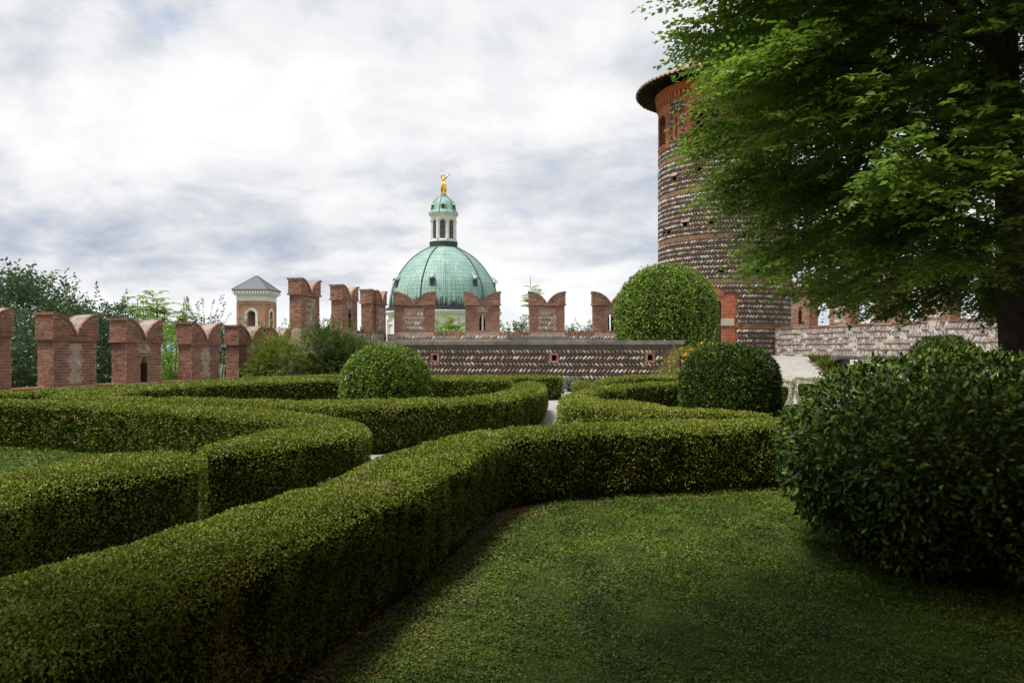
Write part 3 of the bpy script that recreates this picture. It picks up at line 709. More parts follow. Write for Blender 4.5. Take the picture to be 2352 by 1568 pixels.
# ------------------------------------------------------------------ round cobbled tower
TX, TY, TR = 11.75, 44.2, 3.52
def tower():
    w = empty('round_tower', (TX, TY, 1.2), 'tall round tower of slanted cobbles with brick bands under a tiled conical roof', 'tower')
    F0 = math.atan2(-TX, -TY)                     # bearing that looks back at the garden
    fwd = Vector((-TX, -TY, 0)).normalized(); rgt = Vector((-fwd.y, fwd.x, 0)); UP = Vector((0, 0, 1))
    rgt = Vector((TY, -TX, 0)).normalized()
    C = Vector((TX, TY, 0))
    D = lambda ph: fwd * math.cos(ph) + rgt * math.sin(ph)          # ph: 0 faces the camera, positive to the right
    P = lambda ph, r, z: C + D(ph) * r + UP * z
    # openings: (phi0, phi1, z0, z1 springing, arch rise)
    win = [(-83, -59, 12.75, 14.15, 0.32), (-28, -4, 12.75, 14.15, 0.32), (27, 51, 12.75, 14.15, 0.32)]
    door = (-23, -2.2, 1.3, 4.0, 0.20)
    slits = [(-44.2, -42.2, 12.9, 14.0), (10.5, 12.5, 12.9, 14.0)]
    holes = [(-46, 10.75), (8, 10.65), (-53, 8.0), (-33, 8.2), (-9.5, 8.25), (-28, 5.7), (-2, 5.72), (28, 5.7), (-62, 8.05), (-20, 10.9)]
    NS = 180; dz = 0.12; z0, z1 = 1.0, 15.35; nz = int((z1 - z0) / dz)
    cut = np.zeros((nz, NS), bool); small = np.zeros((nz, NS), bool)
    def cutout(a0, a1, za, zb, rise=0.0):
        i0, i1 = int(round((a0 + 180) / 2)), int(round((a1 + 180) / 2))
        for i in range(i0, max(i1, i0 + 1)):
            t = ((i + 0.5 - i0) / max(1, i1 - i0) - 0.5) * 2
            top = zb + rise * math.sqrt(max(0, 1 - t * t))
            for k in range(nz):
                z = z0 + (k + 0.5) * dz
                if za <= z <= top: cut[k, i % NS] = True
    for o_ in win: cutout(*o_)
    cutout(*door)
    for s_ in slits: cutout(*s_)
    c0 = cut.copy()
    for ph, z in holes: cutout(ph - 2, ph + 2, z - 0.12, z + 0.12)
    small = cut & ~c0
    V, Fc, idx = [], [], {}
    def vid(i, k, r):
        key = (i % NS, k, r)
        if key not in idx:
            idx[key] = len(V); V.append(tuple(P(R(i * 2 - 180), TR - (0.55 if r else 0.0), z0 + k * dz)))
        return idx[key]
    mi = []
    for k in range(nz):
        for i in range(NS):
            if not cut[k, i]: Fc.append((vid(i, k, 0), vid(i + 1, k, 0), vid(i + 1, k + 1, 0), vid(i, k + 1, 0))); mi.append(0)
            else:
                red = 2 if small[k, i] else 1
                if not cut[k, (i - 1) % NS]: Fc.append((vid(i, k, 1), vid(i, k, 0), vid(i, k + 1, 0), vid(i, k + 1, 1))); mi.append(red)
                if not cut[k, (i + 1) % NS]: Fc.append((vid(i + 1, k, 0), vid(i + 1, k, 1), vid(i + 1, k + 1, 1), vid(i + 1, k + 1, 0))); mi.append(red)
                if k == 0 or not cut[k - 1, i]: Fc.append((vid(i, k, 0), vid(i + 1, k, 0), vid(i + 1, k, 1), vid(i, k, 1))); mi.append(red)
                if k == nz - 1 or not cut[k + 1, i]: Fc.append((vid(i, k + 1, 1), vid(i + 1, k + 1, 1), vid(i + 1, k + 1, 0), vid(i, k + 1, 0))); mi.append(red)
    body = npmesh('wall_body', V, Fc, None, w, mats=[M['mortar_dark'], M['brick_reveal'], M['dark']], midx=mi)
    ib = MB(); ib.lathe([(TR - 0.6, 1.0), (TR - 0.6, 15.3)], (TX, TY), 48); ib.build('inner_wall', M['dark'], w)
    fl = MB()
    # brick dressings: windows, slits, door, laid on the curve
    rr = random.Random(5)
    def curved_brick(mb, pa, pb, z, h, proud=0.05, back=0.05):
        c = (P(pa, TR, 0) + P(pb, TR, 0)) / 2; n = D((pa + pb) / 2); d = UP.cross(n).normalized()
        L_ = (P(pb, TR, 0) - P(pa, TR, 0)).length
        mb.box(c + n * (proud - back) / 2 + UP * z, d * (L_ / 2 - 0.006), n * (proud + back) / 2, UP * (h / 2 - 0.006), rr.random())
    zones = []                                     # where no cobbles go: (phi0, phi1, z0, z1)
    def dressing(name, a0, a1, za, zb, o, tooth=1.6, key='T'):
        mb = MB(); z = za; k = 0; bw = R(4.1)
        while z < zb:
            ta = R(a0 - (tooth if (k // 4) % 2 else 0)); tb = R(a1 + (tooth if (k // 4) % 2 else 0)); x = ta - (bw / 2 if k % 2 else 0)
            while x < tb:
                pa, pb = max(ta, x), min(tb, x + bw); x += bw
                if pb - pa < R(0.5): continue
                segs = [(pa, pb)]
                for (b0, b1, c0, c1, rise) in o:
                    t = 1.0
                    mid = (R(b0) + R(b1)) / 2; hw = (R(b1) - R(b0)) / 2; zz = z + 0.035
                    if c0 <= zz <= c1: w_ = hw
                    elif c1 < zz < c1 + rise: w_ = hw * math.sqrt(max(0, 1 - ((zz - c1) / rise) ** 2))
                    else: continue
                    ns = []
                    for (p, q) in segs:
                        if q <= mid - w_ or p >= mid + w_: ns.append((p, q)); continue
                        if p < mid - w_: ns.append((p, mid - w_))
                        if q > mid + w_: ns.append((mid + w_, q))
                    segs = ns
                for p, q in segs:
                    if q - p > R(0.3): curved_brick(mb, p, q, z + 0.036, 0.072)
            z += 0.072; k += 1
        zones.append((a0 - tooth * 0.6, a1 + tooth * 0.6, za, zb))
        return mb.build(name, M['brick_t' + key], w, kind='stuff')
    for wn in win: dressing('window_surround', wn[0] - 6, wn[1] + 6.5, 12.5, 14.85, [wn])
    for s_ in slits: dressing('slit_surround', s_[0] - 3.2, s_[1] + 3.2, 12.75, 14.15, [(*s_, 0.001)], 1.2)
    dressing('door_surround', door[0] - 12, door[1] + 11.5, 1.3, 4.42, [door], 2.4)
    mb = MB()                                     # arch ring over the door
    zones.append((-24, 0, 4.3, 4.75))
    for i in range(16):
        t = (i + 0.5) / 16 * 2 - 1; ph = R((door[0] + door[1]) / 2) + t * R(12.6); z = 4.36 + 0.24 * math.sqrt(max(0, 1 - t * t * 0.9))
        n = D(ph); d = UP.cross(n).normalized()
        u = (UP + d * t * 0.35).normalized(); v = n.cross(u)
        mb.box(C + n * (TR + 0.03) + UP * z, v * 0.042, n * 0.05, u * 0.155, rr.random())
    mb.build('door_arch', M['brick_tT'], w)
    st = MB(); c = P(R(3.0), TR, 3.02); n = D(R(3.0)); st.box(c + n * 0.02, UP.cross(n) * 0.33, n * 0.07, UP * 0.18); st.build('pale_stone_block', M['stone_pale'], w, bevel=0.01)
    dl = MB(); c = P(R((door[0] + door[1]) / 2), TR - 0.42, 2.75); n = D(R((door[0] + door[1]) / 2)); d = UP.cross(n)
    dl.box(c, d * 0.70, n * 0.03, UP * 1.5); dr = dl.build('door', M['doorleaf'], w)
    for i in range(5):
        pm = MB(); pm.box(c + n * 0.04 + d * (-0.56 + 0.28 * i), d * 0.012, n * 0.012, UP * 1.48); pm.build('door_batten', M['wood'], dr)
    for i, wn in enumerate(win):                  # brick sill lip
        mb = MB(); k = 9
        for j in range(k):
            pa = R(wn[0]) + (R(wn[1]) - R(wn[0])) * j / k; pb = R(wn[0]) + (R(wn[1]) - R(wn[0])) * (j + 1) / k
            curved_brick(mb, pa, pb, 12.70, 0.10, 0.09, 0.3)
        mb.build('window_sill', M['brick_tT'], w)
    # brick bands
    bands = [2.81, 5.12, 7.45, 9.92, 11.78]
    for bz in bands:
        mb = MB(); 
        for k in range(3):
            n_ = 84
            for i in range(n_):
                pa = 2 * math.pi * (i + 0.5 * (k % 2)) / n_; pb = pa + 2 * math.pi / n_; mid = math.degrees((pa + math.pi) % (2 * math.pi) - math.pi)
                if any(a0 - 1 < mid < a1 + 1 and za < bz < zb for a0, a1, za, zb in zones): continue
                curved_brick(mb, pa, pb, bz + (k - 1) * 0.075, 0.075, 0.045)
        mb.build('brick_band', M['brick_tB'], w)
    # rows of slanted cobbles between the bands, each over a thin tile course
    rp = []; tl = MB(); edges = [1.2] + bands + [14.95]; rowno = 0
    for j in range(len(edges) - 1):
        za = edges[j] + (0.115 if j else 0); zb = edges[j + 1] - (0.115 if j < len(edges) - 2 else 0)
        n_ = max(1, round((zb - za) / 0.262)); pt = (zb - za) / n_
        for k in range(n_):
            zc = za + (k + 0.5) * pt; x = -TR * 1.86; sg = 1 if rowno % 2 else -1; rowno += 1
            while x < TR * 1.86:
                x += 0.162 * rr.uniform(0.84, 1.16); ph = x / TR; pd = math.degrees(ph)
                if any(a0 < pd < a1 and z_a - 0.1 < zc < z_b + 0.08 for a0, a1, z_a, z_b in zones): continue
                if any(abs(pd - hp) < 3.4 and abs(zc - hz) < 0.2 for hp, hz in holes): continue
                n = D(ph); d = UP.cross(n).normalized(); an = R(44 + rr.uniform(-9, 9)) * sg
                ax = UP * math.cos(an) + d * math.sin(an); sd_ = ax.cross(n); wd = 0.110 * rr.uniform(0.80, 1.15); ln = min(0.245, pt * 0.93 / (abs(math.cos(an)) + 0.22)) * rr.uniform(0.88, 1.06)
                rp.append(Rec(frame(sd_ * wd, n * 0.15, ax * ln, P(ph, TR + 0.02, zc + rr.uniform(-.01, .01))), wd * ln, n, body))
            if k:
                nt_ = 90
                for i in range(nt_):
                    ph = -1.9 + 3.8 * i / nt_; pd = math.degrees(ph)
                    if any(a0 < pd < a1 and z_a < zc - pt / 2 < z_b for a0, a1, z_a, z_b in zones): continue
                    curved_brick(tl, ph, ph + 3.8 / nt_, zc - pt / 2 + rr.uniform(-.004, .004), 0.038, rr.uniform(0.06, 0.085))
    tl.build('tile_course', M['tile'], w, kind='stuff')
    emit(rp, 'stone', 300)
    for hp, hz in holes[:8]:
        sb = MB(); n = D(R(hp)); sb.box(P(R(hp), TR + 0.02, hz + 0.17), UP.cross(n) * rr.uniform(0.2, 0.3), n * 0.07, UP * 0.045); sb.build('putlog_lintel', M['stone_pale'], w)
    # corbel ring with slots
    mb = MB(); mb.lathe([(TR, 14.9), (TR + 0.06, 14.92), (TR + 0.06, 15.02), (TR, 15.02)], (TX, TY), 90)
    mb.lathe([(TR + 0.0, 15.30), (TR + 0.12, 15.32), (TR + 0.14, 15.45), (TR + 0.22, 15.50), (TR + 0.24, 15.68), (TR - 0.2, 15.68)], (TX, TY), 90)
    mb.t = [rr.random() for _ in mb.v]; mb.build('corbel_ring', M['brick_ring'], w)
    mb = MB()
    for i in range(84):
        ph = 2 * math.pi * i / 84; n = D(ph); mb.box(P(ph, TR + 0.06, 15.16), UP.cross(n) * 0.075, n * 0.10, UP * 0.145, rr.random())
    mb.build('corbel', M['brick_tT'], w, kind='stuff')
    # roof: boards, rafters, rows of barrel tiles
    RE, ZE, ZT = 4.74, 15.80, 18.3
    mb = MB(); mb.lathe([(RE, ZE), (RE, ZE + 0.05), (0.05, ZT), (0.02, ZT)], (TX, TY), 72); mb.lathe([(0.1, ZT - 0.06), (RE, ZE)], (TX, TY), 72); mb.build('roof_deck', M['wood'], w)
    for i in range(40):
        ph = 2 * math.pi * (i + 0.3) / 40
        if math.cos(ph) < -0.35: continue
        n = D(ph); c = P(ph, (TR + RE) / 2 + 0.1, ZE - 0.02); sl = (n + UP * (-(ZT - ZE) / RE)).normalized()
        rm = MB(); rm.box(c + UP * 0.22, UP.cross(n) * 0.055, sl * 0.52, n.cross(UP.cross(n)) * 0.06); rm.build('rafter', M['wood'], w)
    nrow = 12; nt_ = 96
    for row in range(nrow):
        ra, rb_ = RE + 0.09 - row * 0.4, RE + 0.09 - (row + 1) * 0.4 - 0.08
        if rb_ < 0.2: break
        n_ = max(10, int(nt_ * (RE - row * 0.4) / RE))
        sl = -(ZT - ZE) / RE
        tm = MB()
        for i in range(n_):
            ph = 2 * math.pi * i / n_
            if math.cos(ph) < -0.5: continue
            hw = math.pi / n_ * 1.0; q = 5; pts = []
            jz = rr.uniform(-0.012, 0.012)
            for (r_, s_) in ((ra, 1.0), (rb_, 0.85)):
                for k in range(q):
                    al = math.pi * k / (q - 1); off = math.cos(al) * hw * r_ * s_ * 0.95; hh = math.sin(al) * 0.13 * s_
                    pts.append(P(ph, r_, ZE + 0.07 + (r_ - RE) * sl + hh + jz) + UP.cross(D(ph)) * off)
            low = []
            for k in range(q):
                al = math.pi * k / (q - 1); r_ = ra; off = math.cos(al) * hw * r_ * 0.72; hh = math.sin(al) * 0.085 - 0.02
                low.append(P(ph, r_, ZE + 0.06 + (r_ - RE) * sl + hh + jz) + UP.cross(D(ph)) * off)
            fs = [(k, k + 1, q + k + 1, q + k) for k in range(q - 1)] + [(k + 1, k, 2 * q + k, 2 * q + k + 1) for k in range(q - 1)]
            if row == 0 and math.cos(ph) > -0.1:
                o1 = MB(); o1.add(pts + low, fs, rr.random()); o1.build('roof_tile', M['rooftile'], w)
            else: tm.add(pts + low, fs, rr.random())
        if tm.v: tm.build('roof_tile', M['rooftile'], w, kind='stuff')
M['brick_reveal'] = None
def _rev():
    q = NT('brick_reveal'); w = q.co('World'); b = q.n('ShaderNodeTexBrick'); b.inputs['Scale'].default_value = 1.0
    b.inputs['Color1'].default_value = (0.33, 0.10, 0.05, 1); b.inputs['Color2'].default_value = (0.25, 0.075, 0.04, 1); b.inputs['Mortar'].default_value = (0.2, 0.14, 0.11, 1)
    b.inputs['Brick Width'].default_value = 0.25; b.inputs['Row Height'].default_value = 0.072; b.inputs['Mortar Size'].default_value = 0.008
    sp = q.n('ShaderNodeSeparateXYZ'); q.l(w, sp.inputs[0]); cb = q.n('ShaderNodeCombineXYZ')
    q.l(q.math('ADD', sp.outputs[0], sp.outputs[1]), cb.inputs[0]); q.l(sp.outputs[2], cb.inputs[1]); q.l(cb.outputs[0], b.inputs['Vector'])
    return q.done(b.outputs['Color'], 0.9, 0.15)
M['brick_reveal'] = _rev()
M['brick_ring'] = simple('orange_brick_ring', (0.46, 0.125, 0.045), (0.38, 0.11, 0.045), 12, bump=0.4)
tower()

# ------------------------------------------------------------------ right battlement wall
def right_wall():
    p0, p1 = Vector((13.55, 41.2, 0)), Vector((17.3, 27.9, 0))
    a = (p1 - p0).normalized(); n = Vector((a.y, -a.x, 0)); n = -n if n.x > 0 else n
    w, body, a, L_, nn = wall_run('battlement_wall', p0[:2], p1[:2], n[:2], 0.62, 0.9, 2.66, 'whitewashed cobble wall right of the tower with brick merlons half hidden by the tree', 'battlement wall', 'mortar_white')
    rb, rp = [], []
    # P = p0 + a*s
    ss = []
    for u in (1814, 1901, 2002, 2112, 2245):
        k = (u - 1176) / 1830; s = (k * p0.y - p0.x) / (a.x - k * a.y); ss.append(s)
    for i, s in enumerate(ss):
        ztop = 2.66 + 0.018 * s
        W = 1.5; rev = p0 + a * s
        merlon(w, rev, a, n, W, 0.62, 2.74, 4.30, 5.0, 'slit' if i % 2 == 0 else 'panel', rb, rp, 'F', 1, 90 + i, slit_z=(0.1, 1.0), mort='mortar')
        mb = MB(); mb.box(rev + a * W / 2 - n * 0.31 + Vector((0, 0, 2.70)), a * (W / 2 - 0.05), n * 0.26, Vector((0, 0, 0.041))); mb.build('merlon_foot', M['mortar'], w)
        if i < len(ss) - 1: sill(w, p0, a, n, 0.62, s + W - 0.05, ss[i + 1] + 0.05, 2.75, 'L')
    sill(w, p0, a, n, 0.62, 0.0, ss[0] + 0.05, 2.75, 'L')
    pebbles(rp, p0, a, n, L_, 1.1, 6, body, pitch=0.262, step=0.165, ln=0.24, wd=0.125, dp=0.05, seed=21, tilt=30, proud=-0.004, jit=2.2)
    emit(rb, 'brick', 300, 'F'); emit(rp, 'stone', 300)
    tl = MB(); rr = random.Random(4)
    for k in range(1, 7):
        s = 0
        while s < L_:
            l_ = rr.uniform(0.2, 0.5)
            if rr.random() < 0.8: tl.box(p0 + a * (s + l_ / 2) + n * 0.01 + Vector((0, 0, 1.1 + k * 0.262 + rr.uniform(-.015, .015))), a * l_ / 2, n * 0.03, Vector((0, 0, 0.014)))
            s += l_
    tl.build('tile_course', M['tile'], w, kind='stuff')
    # lower stretch that carries on behind the dark shrub
    q0, q1 = (17.6, 27.6), (19.5, 20.0)
    w2, body2, a2, L2, n2 = wall_run('cobble_wall', q0, q1, n[:2], 0.6, 0.8, 2.2, 'lower grey cobble wall between the dark shrub and the big tree trunk', 'wall', 'mortar_white')
    rp = []; pebbles(rp, Vector((*q0, 0)), a2, n2, L2, 0.95, 4, body2, pitch=0.28, step=0.2, ln=0.26, wd=0.15, dp=0.07, seed=22, tilt=25, jit=2.5)
    emit(rp, 'stone', 120)
    # stone bench in front of the wall
    b = empty('stone_bench', (12.6, 27.5, gz(12.6, 27.5)), 'long plain stone bench slab against the white cobble wall behind the nearest laurel', 'bench')
    c = Vector((12.9, 27.5, 0)); da = Vector((1, -0.04, 0)).normalized(); dn = Vector((0.04, 1, 0))
    mb = MB(); mb.box(c + Vector((0, 0, 1.315)), da * 1.75, dn * 0.22, Vector((0, 0, 0.055))); mb.build('seat', M['coping'], b, bevel=0.01)
    for s in (-1.4, 0, 1.4):
        mb = MB(); mb.box(c + da * s + Vector((0, 0, 0.93)), da * 0.12, dn * 0.17, Vector((0, 0, 0.329))); mb.build('leg', M['coping'], b)
    pl = MB(); pl.box(Vector((15.6, 29.6, 1.25)), a * 1.6, n * 0.5, Vector((0, 0, 0.2))); 
right_wall()

# ------------------------------------------------------------------ cathedral dome beyond the wall
def cathedral():
    d = 140.0; k = d / 1830; cx, cy = (1018.9 - 1176) * k, d; Z = lambda v: EYE + (806 - v) * k
    w = empty('cathedral', (cx, cy, -6), 'distant cathedral with green copper dome and white lantern rising behind the battlements', 'cathedral')
    prof = [(124.5, 707.7), (124, 700), (122, 684), (119, 668), (115.5, 655), (111, 645), (101, 629), (92, 616), (82, 604), (71, 593.5), (58, 584), (46, 577), (34, 570.6)]
    pr = [(r * k, Z(v)) for r, v in prof]
    mb = MB(); mb.lathe(pr, (cx, cy), 96); mb.build('dome', M['copper'], w, smooth=True)
    fwd = Vector((-cx, -cy, 0)).normalized(); rgt = Vector((cy, -cx, 0)).normalized()
    D = lambda ph: fwd * math.cos(ph) + rgt * math.sin(ph); C = Vector((cx, cy, 0)); UP = Vector((0, 0, 1))
    def prad(z):
        for (r0, z0), (r1, z1) in zip(pr, pr[1:]):
            if z0 <= z <= z1: return r0 + (r1 - r0) * (z - z0) / (z1 - z0)
        return pr[-1][0]
    for ph in (-115, -70, -24, 1.5, 45, 84, 118, 155, 200):
        mb = MB(); pts = [C + D(R(ph)) * (r + 0.02) + UP * z for r, z in pr]; mb.tube(pts, [0.155 if ph != 1.5 else 0.11] * len(pts), 6); mb.build('rib', M['copper_dark'] if ph != 1.5 else M['copper'], w, smooth=True)
    mb = MB()
    for i in range(88):
        ph = 2 * math.pi * i / 88; pts = [C + D(ph) * (r + 0.005) + UP * z for r, z in pr]; mb.tube(pts, 0.028, 4, cap=False)
    mb.build('standing_seam', M['copper_seam'], w, kind='stuff')
    mb = MB()
    for i in range(1, 15):
        z = Z(707) + (Z(575) - Z(707)) * i / 15; r = prad(z); mb.lathe([(r + 0.01, z - 0.015), (r + 0.02, z + 0.005), (r, z + 0.015)], (cx, cy), 96)
    mb.build('sheet_joint', M['copper_seam'], w, kind='stuff')
    for ph in (-62, -12, 35.5, 86, 132, -110):
        zc = Z(652); r = prad(zc); n = D(R(ph)); t = UP.cross(n)
        db = MB(); q = 8; ring = lambda rad, out, z: [C + n * (r + out) + UP * (z + rad * math.sin(math.pi * i / q)) + t * rad * math.cos(math.pi * i / q) for i in range(q + 1)]
        a_, b_ = ring(0.55, 0.75, zc), ring(0.06, -0.55, zc + 1.35)
        db.add(a_ + b_, [(i, i + 1, q + 2 + i, q + 1 + i) for i in range(q)]); dm = db.build('dormer', M['copper'], w)
        dd = MB(); dd.box(C + n * (r + 0.1) + UP * (zc - 0.35), t * 0.42, n * 0.3, UP * 0.62); dd.build('dormer_opening', M['copper_dark'], dm)
    mb = MB(); mb.lathe([(124 * k, Z(709.5)), (130 * k, Z(709)), (131 * k, Z(713)), (128 * k, Z(716.5)), (120 * k, Z(716.5))], (cx, cy), 96); mb.build('gutter', M['copper'], w)
    mb = MB(); mb.lathe([(120 * k, Z(716.6)), (134 * k, Z(717)), (134 * k, Z(720)), (129 * k, Z(724)), (126 * k, Z(727)), (124.5 * k, Z(735)), (124.5 * k, Z(842)), (128 * k, Z(842.1)), (128 * k, Z(905))], (cx, cy), 96); mb.build('drum', M['white'], w, auto=30)
    for i in range(60):
        ph = -1.5 + 3.0 * i / 59; n = D(ph); mb = MB() if i == 0 else mb; mb.box(C + n * 127.5 * k + UP * Z(722.8), UP.cross(n) * 0.17, n * 0.35, UP * 0.16)
    mb.build('dentil', M['white'], w, kind='stuff')
    for i in range(16):
        ph = 2 * math.pi * (i + 0.5) / 16; n = D(ph); t = UP.cross(n)
        p = MB(); p.box(C + n * 125.3 * k + UP * Z(768), t * 0.55, n * 0.35, UP * (Z(735) - Z(801)) / 2); p.build('pilaster', M['white'], w)
        f = MB(); ph2 = 2 * math.pi * i / 16; n = D(ph2); t = UP.cross(n); zc = Z(766)
        for (a0, a1, b0, b1) in ((-1.4, 1.4, 1.5, 1.65), (-1.4, 1.4, -1.65, -1.5), (-1.4, -1.25, -1.5, 1.5), (1.25, 1.4, -1.5, 1.5)):
            f.box(C + n * 125.0 * k + t * (a0 + a1) / 2 + UP * (zc + (b0 + b1) / 2), t * (a1 - a0) / 2, n * 0.12, UP * (b1 - b0) / 2)
        f.build('wall_panel', M['white'], w)
    # lantern
    base = MB(); base.lathe([(34 * k, Z(571)), (34 * k, Z(568.5)), (31 * k, Z(567)), (32.5 * k, Z(563.5)), (31 * k, Z(561)), (33.5 * k, Z(558.5)), (31 * k, Z(556.6)), (30 * k, Z(556.6))], (cx, cy), 48); base.build('lantern_base', M['copper_dark'], w)
    lb = MB(); lb.lathe([(31 * k, Z(556.5)), (31 * k, Z(553)), (29 * k, Z(551.5)), (23.5 * k, Z(551.4)), (23.5 * k, Z(507)), (28 * k, Z(507)), (29 * k, Z(504)), (30 * k, Z(498)), (33 * k, Z(496)), (34 * k, Z(493.5)), (20 * k, Z(493.4))], (cx, cy), 48)
    ln = lb.build('lantern', M['white'], w, auto=30)
    for i in range(8):
        ph = R(-4.5 + 45 * i); n = D(ph); t = UP.cross(n); rr_ = 27.2 * k
        # arched window and its wall
        wf = MB(); zb, zs_, hw = Z(550), Z(514), 0.49
        q = 8; arc = [(hw * math.cos(math.pi * j / q), zs_ + hw * math.sin(math.pi * j / q)) for j in range(q + 1)]
        outer = [(0.85, zb), (0.85, Z(507))] + [(-0.85, Z(507)), (-0.85, zb)]
        inner = [(hw, zb)] + arc + [(-hw, zb)]
        # two half walls, each a strip between outer outline and inner arch
        Pq = lambda x, z, o=0.0: C + n * (rr_ + o) + t * x + UP * z
        vs_, fs = [], []
        for (x, z) in inner: vs_.append(Pq(x, z)); 
        for (x, z) in inner:
            ox = 0.85 if x > 0 else -0.85
            vs_.append(Pq(ox if z < zs_ + 0.3 else (0.85 * (x / hw)), Z(507) if z > zs_ + 1e-4 else z))
        m_ = len(inner)
        for j in range(m_ - 1): fs.append((j, j + 1, m_ + j + 1, m_ + j))
        back = [v - n * 0.16 for v in vs_[:m_]]; vs_ += back
        for j in range(m_ - 1): fs.append((2 * m_ + j, 2 * m_ + j + 1, j + 1, j))
        wf.add(vs_, fs); wf.build('window_wall', M['white'], w)
        gl = MB(); gl.add([Pq(x, z, -0.14) for x, z in inner], [tuple(range(m_))[::-1]]); g_ = gl.build('window', M['glass'], w)
        br = MB(); br.box(Pq(0, (zb + zs_) / 2 + 0.2, -0.11), t * 0.035, n * 0.03, UP * (zs_ - zb + 0.7) / 2)
        for zz in (zb + 0.95, zb + 1.9, zs_): br.box(Pq(0, zz, -0.11), t * hw, n * 0.028, UP * 0.035)
        br.build('glazing_bar', M['iron'], g_)
        ph2 = ph + R(22.5); n2 = D(ph2)
        cm = MB(); cc = C + n2 * 28.0 * k
        cm.tube([cc + UP * z for z in (Z(551.2), Z(549.5), Z(549.4), Z(512), Z(510), Z(507))], [0.34, 0.34, 0.25, 0.23, 0.33, 0.36], 10); cm.build('column', M['white'], w)
    d2 = MB(); p2 = [(33.5, 493.3), (34, 491.5), (30.5, 488), (28.5, 482), (27, 474), (24, 466), (19, 459), (13, 455.5), (11, 455)]
    pr2 = [(r * k, Z(v)) for r, v in p2]; d2.lathe(pr2, (cx, cy), 40); cu = d2.build('cupola', M['copper'], w, smooth=True)
    for i in range(12):
        rb = MB(); rb.tube([C + D(2 * math.pi * (i + 0.4) / 12) * (r + 0.01) + UP * z for r, z in pr2], 0.08, 5); rb.build('cupola_rib', M['copper_dark'] if i % 2 else M['copper'], cu)
        if i % 2: continue
        n = D(2 * math.pi * i / 12 + R(-3)); t = UP.cross(n); vb = MB(); vb.box(C + n * 27.6 * k + UP * Z(480), t * 0.28, n * 0.12, UP * 0.5); vb.build('cupola_vent', M['copper_dark'], cu)
        vb = MB(); vb.prism([C + n * 25 * k + t * x + UP * z for x, z in ((-0.38, Z(474)), (0.38, Z(474)), (0, Z(471)))], n * 0.42); vb.build('vent_hood', M['copper_light'], cu)
    pd = MB(); pd.lathe([(11 * k, Z(455)), (9.3 * k, Z(453.8)), (9.3 * k, Z(450.5)), (6 * k, Z(449.5)), (6 * k, Z(447.6)), (0.01, Z(447.5))], (cx, cy), 20); pd.build('pedestal', M['copper'], w)
    # gilded figure
    s = empty('statue', (cx, cy, Z(447.4)), 'gilded statue of a robed figure with both arms raised on top of the cupola', 'statue')
    b = MB(); zf = Z(447.4); H = 3.72
    def ell(z, rx, ry, ox=0.0, oy=0.0, n=12): return [(cx + ox + rx * math.cos(2 * math.pi * i / n), cy + oy + ry * math.sin(2 * math.pi * i / n), zf + z * H) for i in range(n)]
    secs = [(0.0, .52, .42, 0), (.04, .50, .42, 0), (.12, .40, .36, .02), (.25, .42, .36, .03), (.38, .44, .35, .04), (.50, .42, .33, .02), (.60, .30, .25, 0), (.68, .33, .25, -.02), (.76, .38, .24, -.02), (.80, .28, .18, -.01), (.825, .12, .12, 0), (.85, .11, .11, 0), (.87, .16, .17, 0), (.91, .19, .20, 0), (.95, .17, .18, 0), (.985, .08, .09, 0)]
    vs_, fs = [], []
    for z, rx, ry, ox in secs: vs_ += ell(z, rx, ry, ox)
    for i in range(len(secs) - 1):
        for j in range(12): fs.append((i * 12 + j, i * 12 + (j + 1) % 12, (i + 1) * 12 + (j + 1) % 12, (i + 1) * 12 + j))
    fs.append(tuple(range(12))[::-1]); fs.append(tuple((len(secs) - 1) * 12 + j for j in range(12)))
    b.add(vs_, fs)
    q = lambda x, y, z: (cx + x, cy + y, zf + z * H)
    b.tube([q(-.28, 0, .77), q(-.46, -.08, .88), q(-.36, -.1, 1.02)], [.13, .10, .07], 7); b.tube([q(.30, 0, .76), q(.62, -.1, .84), q(.98, -.12, .97)], [.13, .10, .07], 7)
    b.tube([q(.98, -.12, .97), q(1.05, -.12, 1.02)], [.09, .05], 6); b.tube([q(.06, -.1, .62), q(.34, -.28, .45), q(.44, -.3, .25), q(.36, -.3, .1)], [.14, .2, .17, .1], 7)
    b.tube([q(-.2, -.2, .62), q(-.30, -.32, .40), q(-.34, -.34, .12)], [.1, .14, .12], 7)
    b.build('figure', M['gold'], s, smooth=True)
    b = MB(); b.tube([q(-.36, -.1, .98), q(-.30, -.1, 1.12), q(-.26, -.1, 1.24)], [.06, .05, .02], 6); b.build('raised_staff', M['gold'], s)
    # small spire of another church, far right of the dome
    return
M['copper_seam'] = simple('seam_copper', (0.14, 0.26, 0.22), (0.19, 0.25, 0.18), 2, 0.7, 0.3, bump=0)
M['copper_light'] = simple('pale_copper', (0.36, 0.52, 0.45), (0.28, 0.44, 0.38), 2, 0.7, 0.3, bump=0)
cathedral()

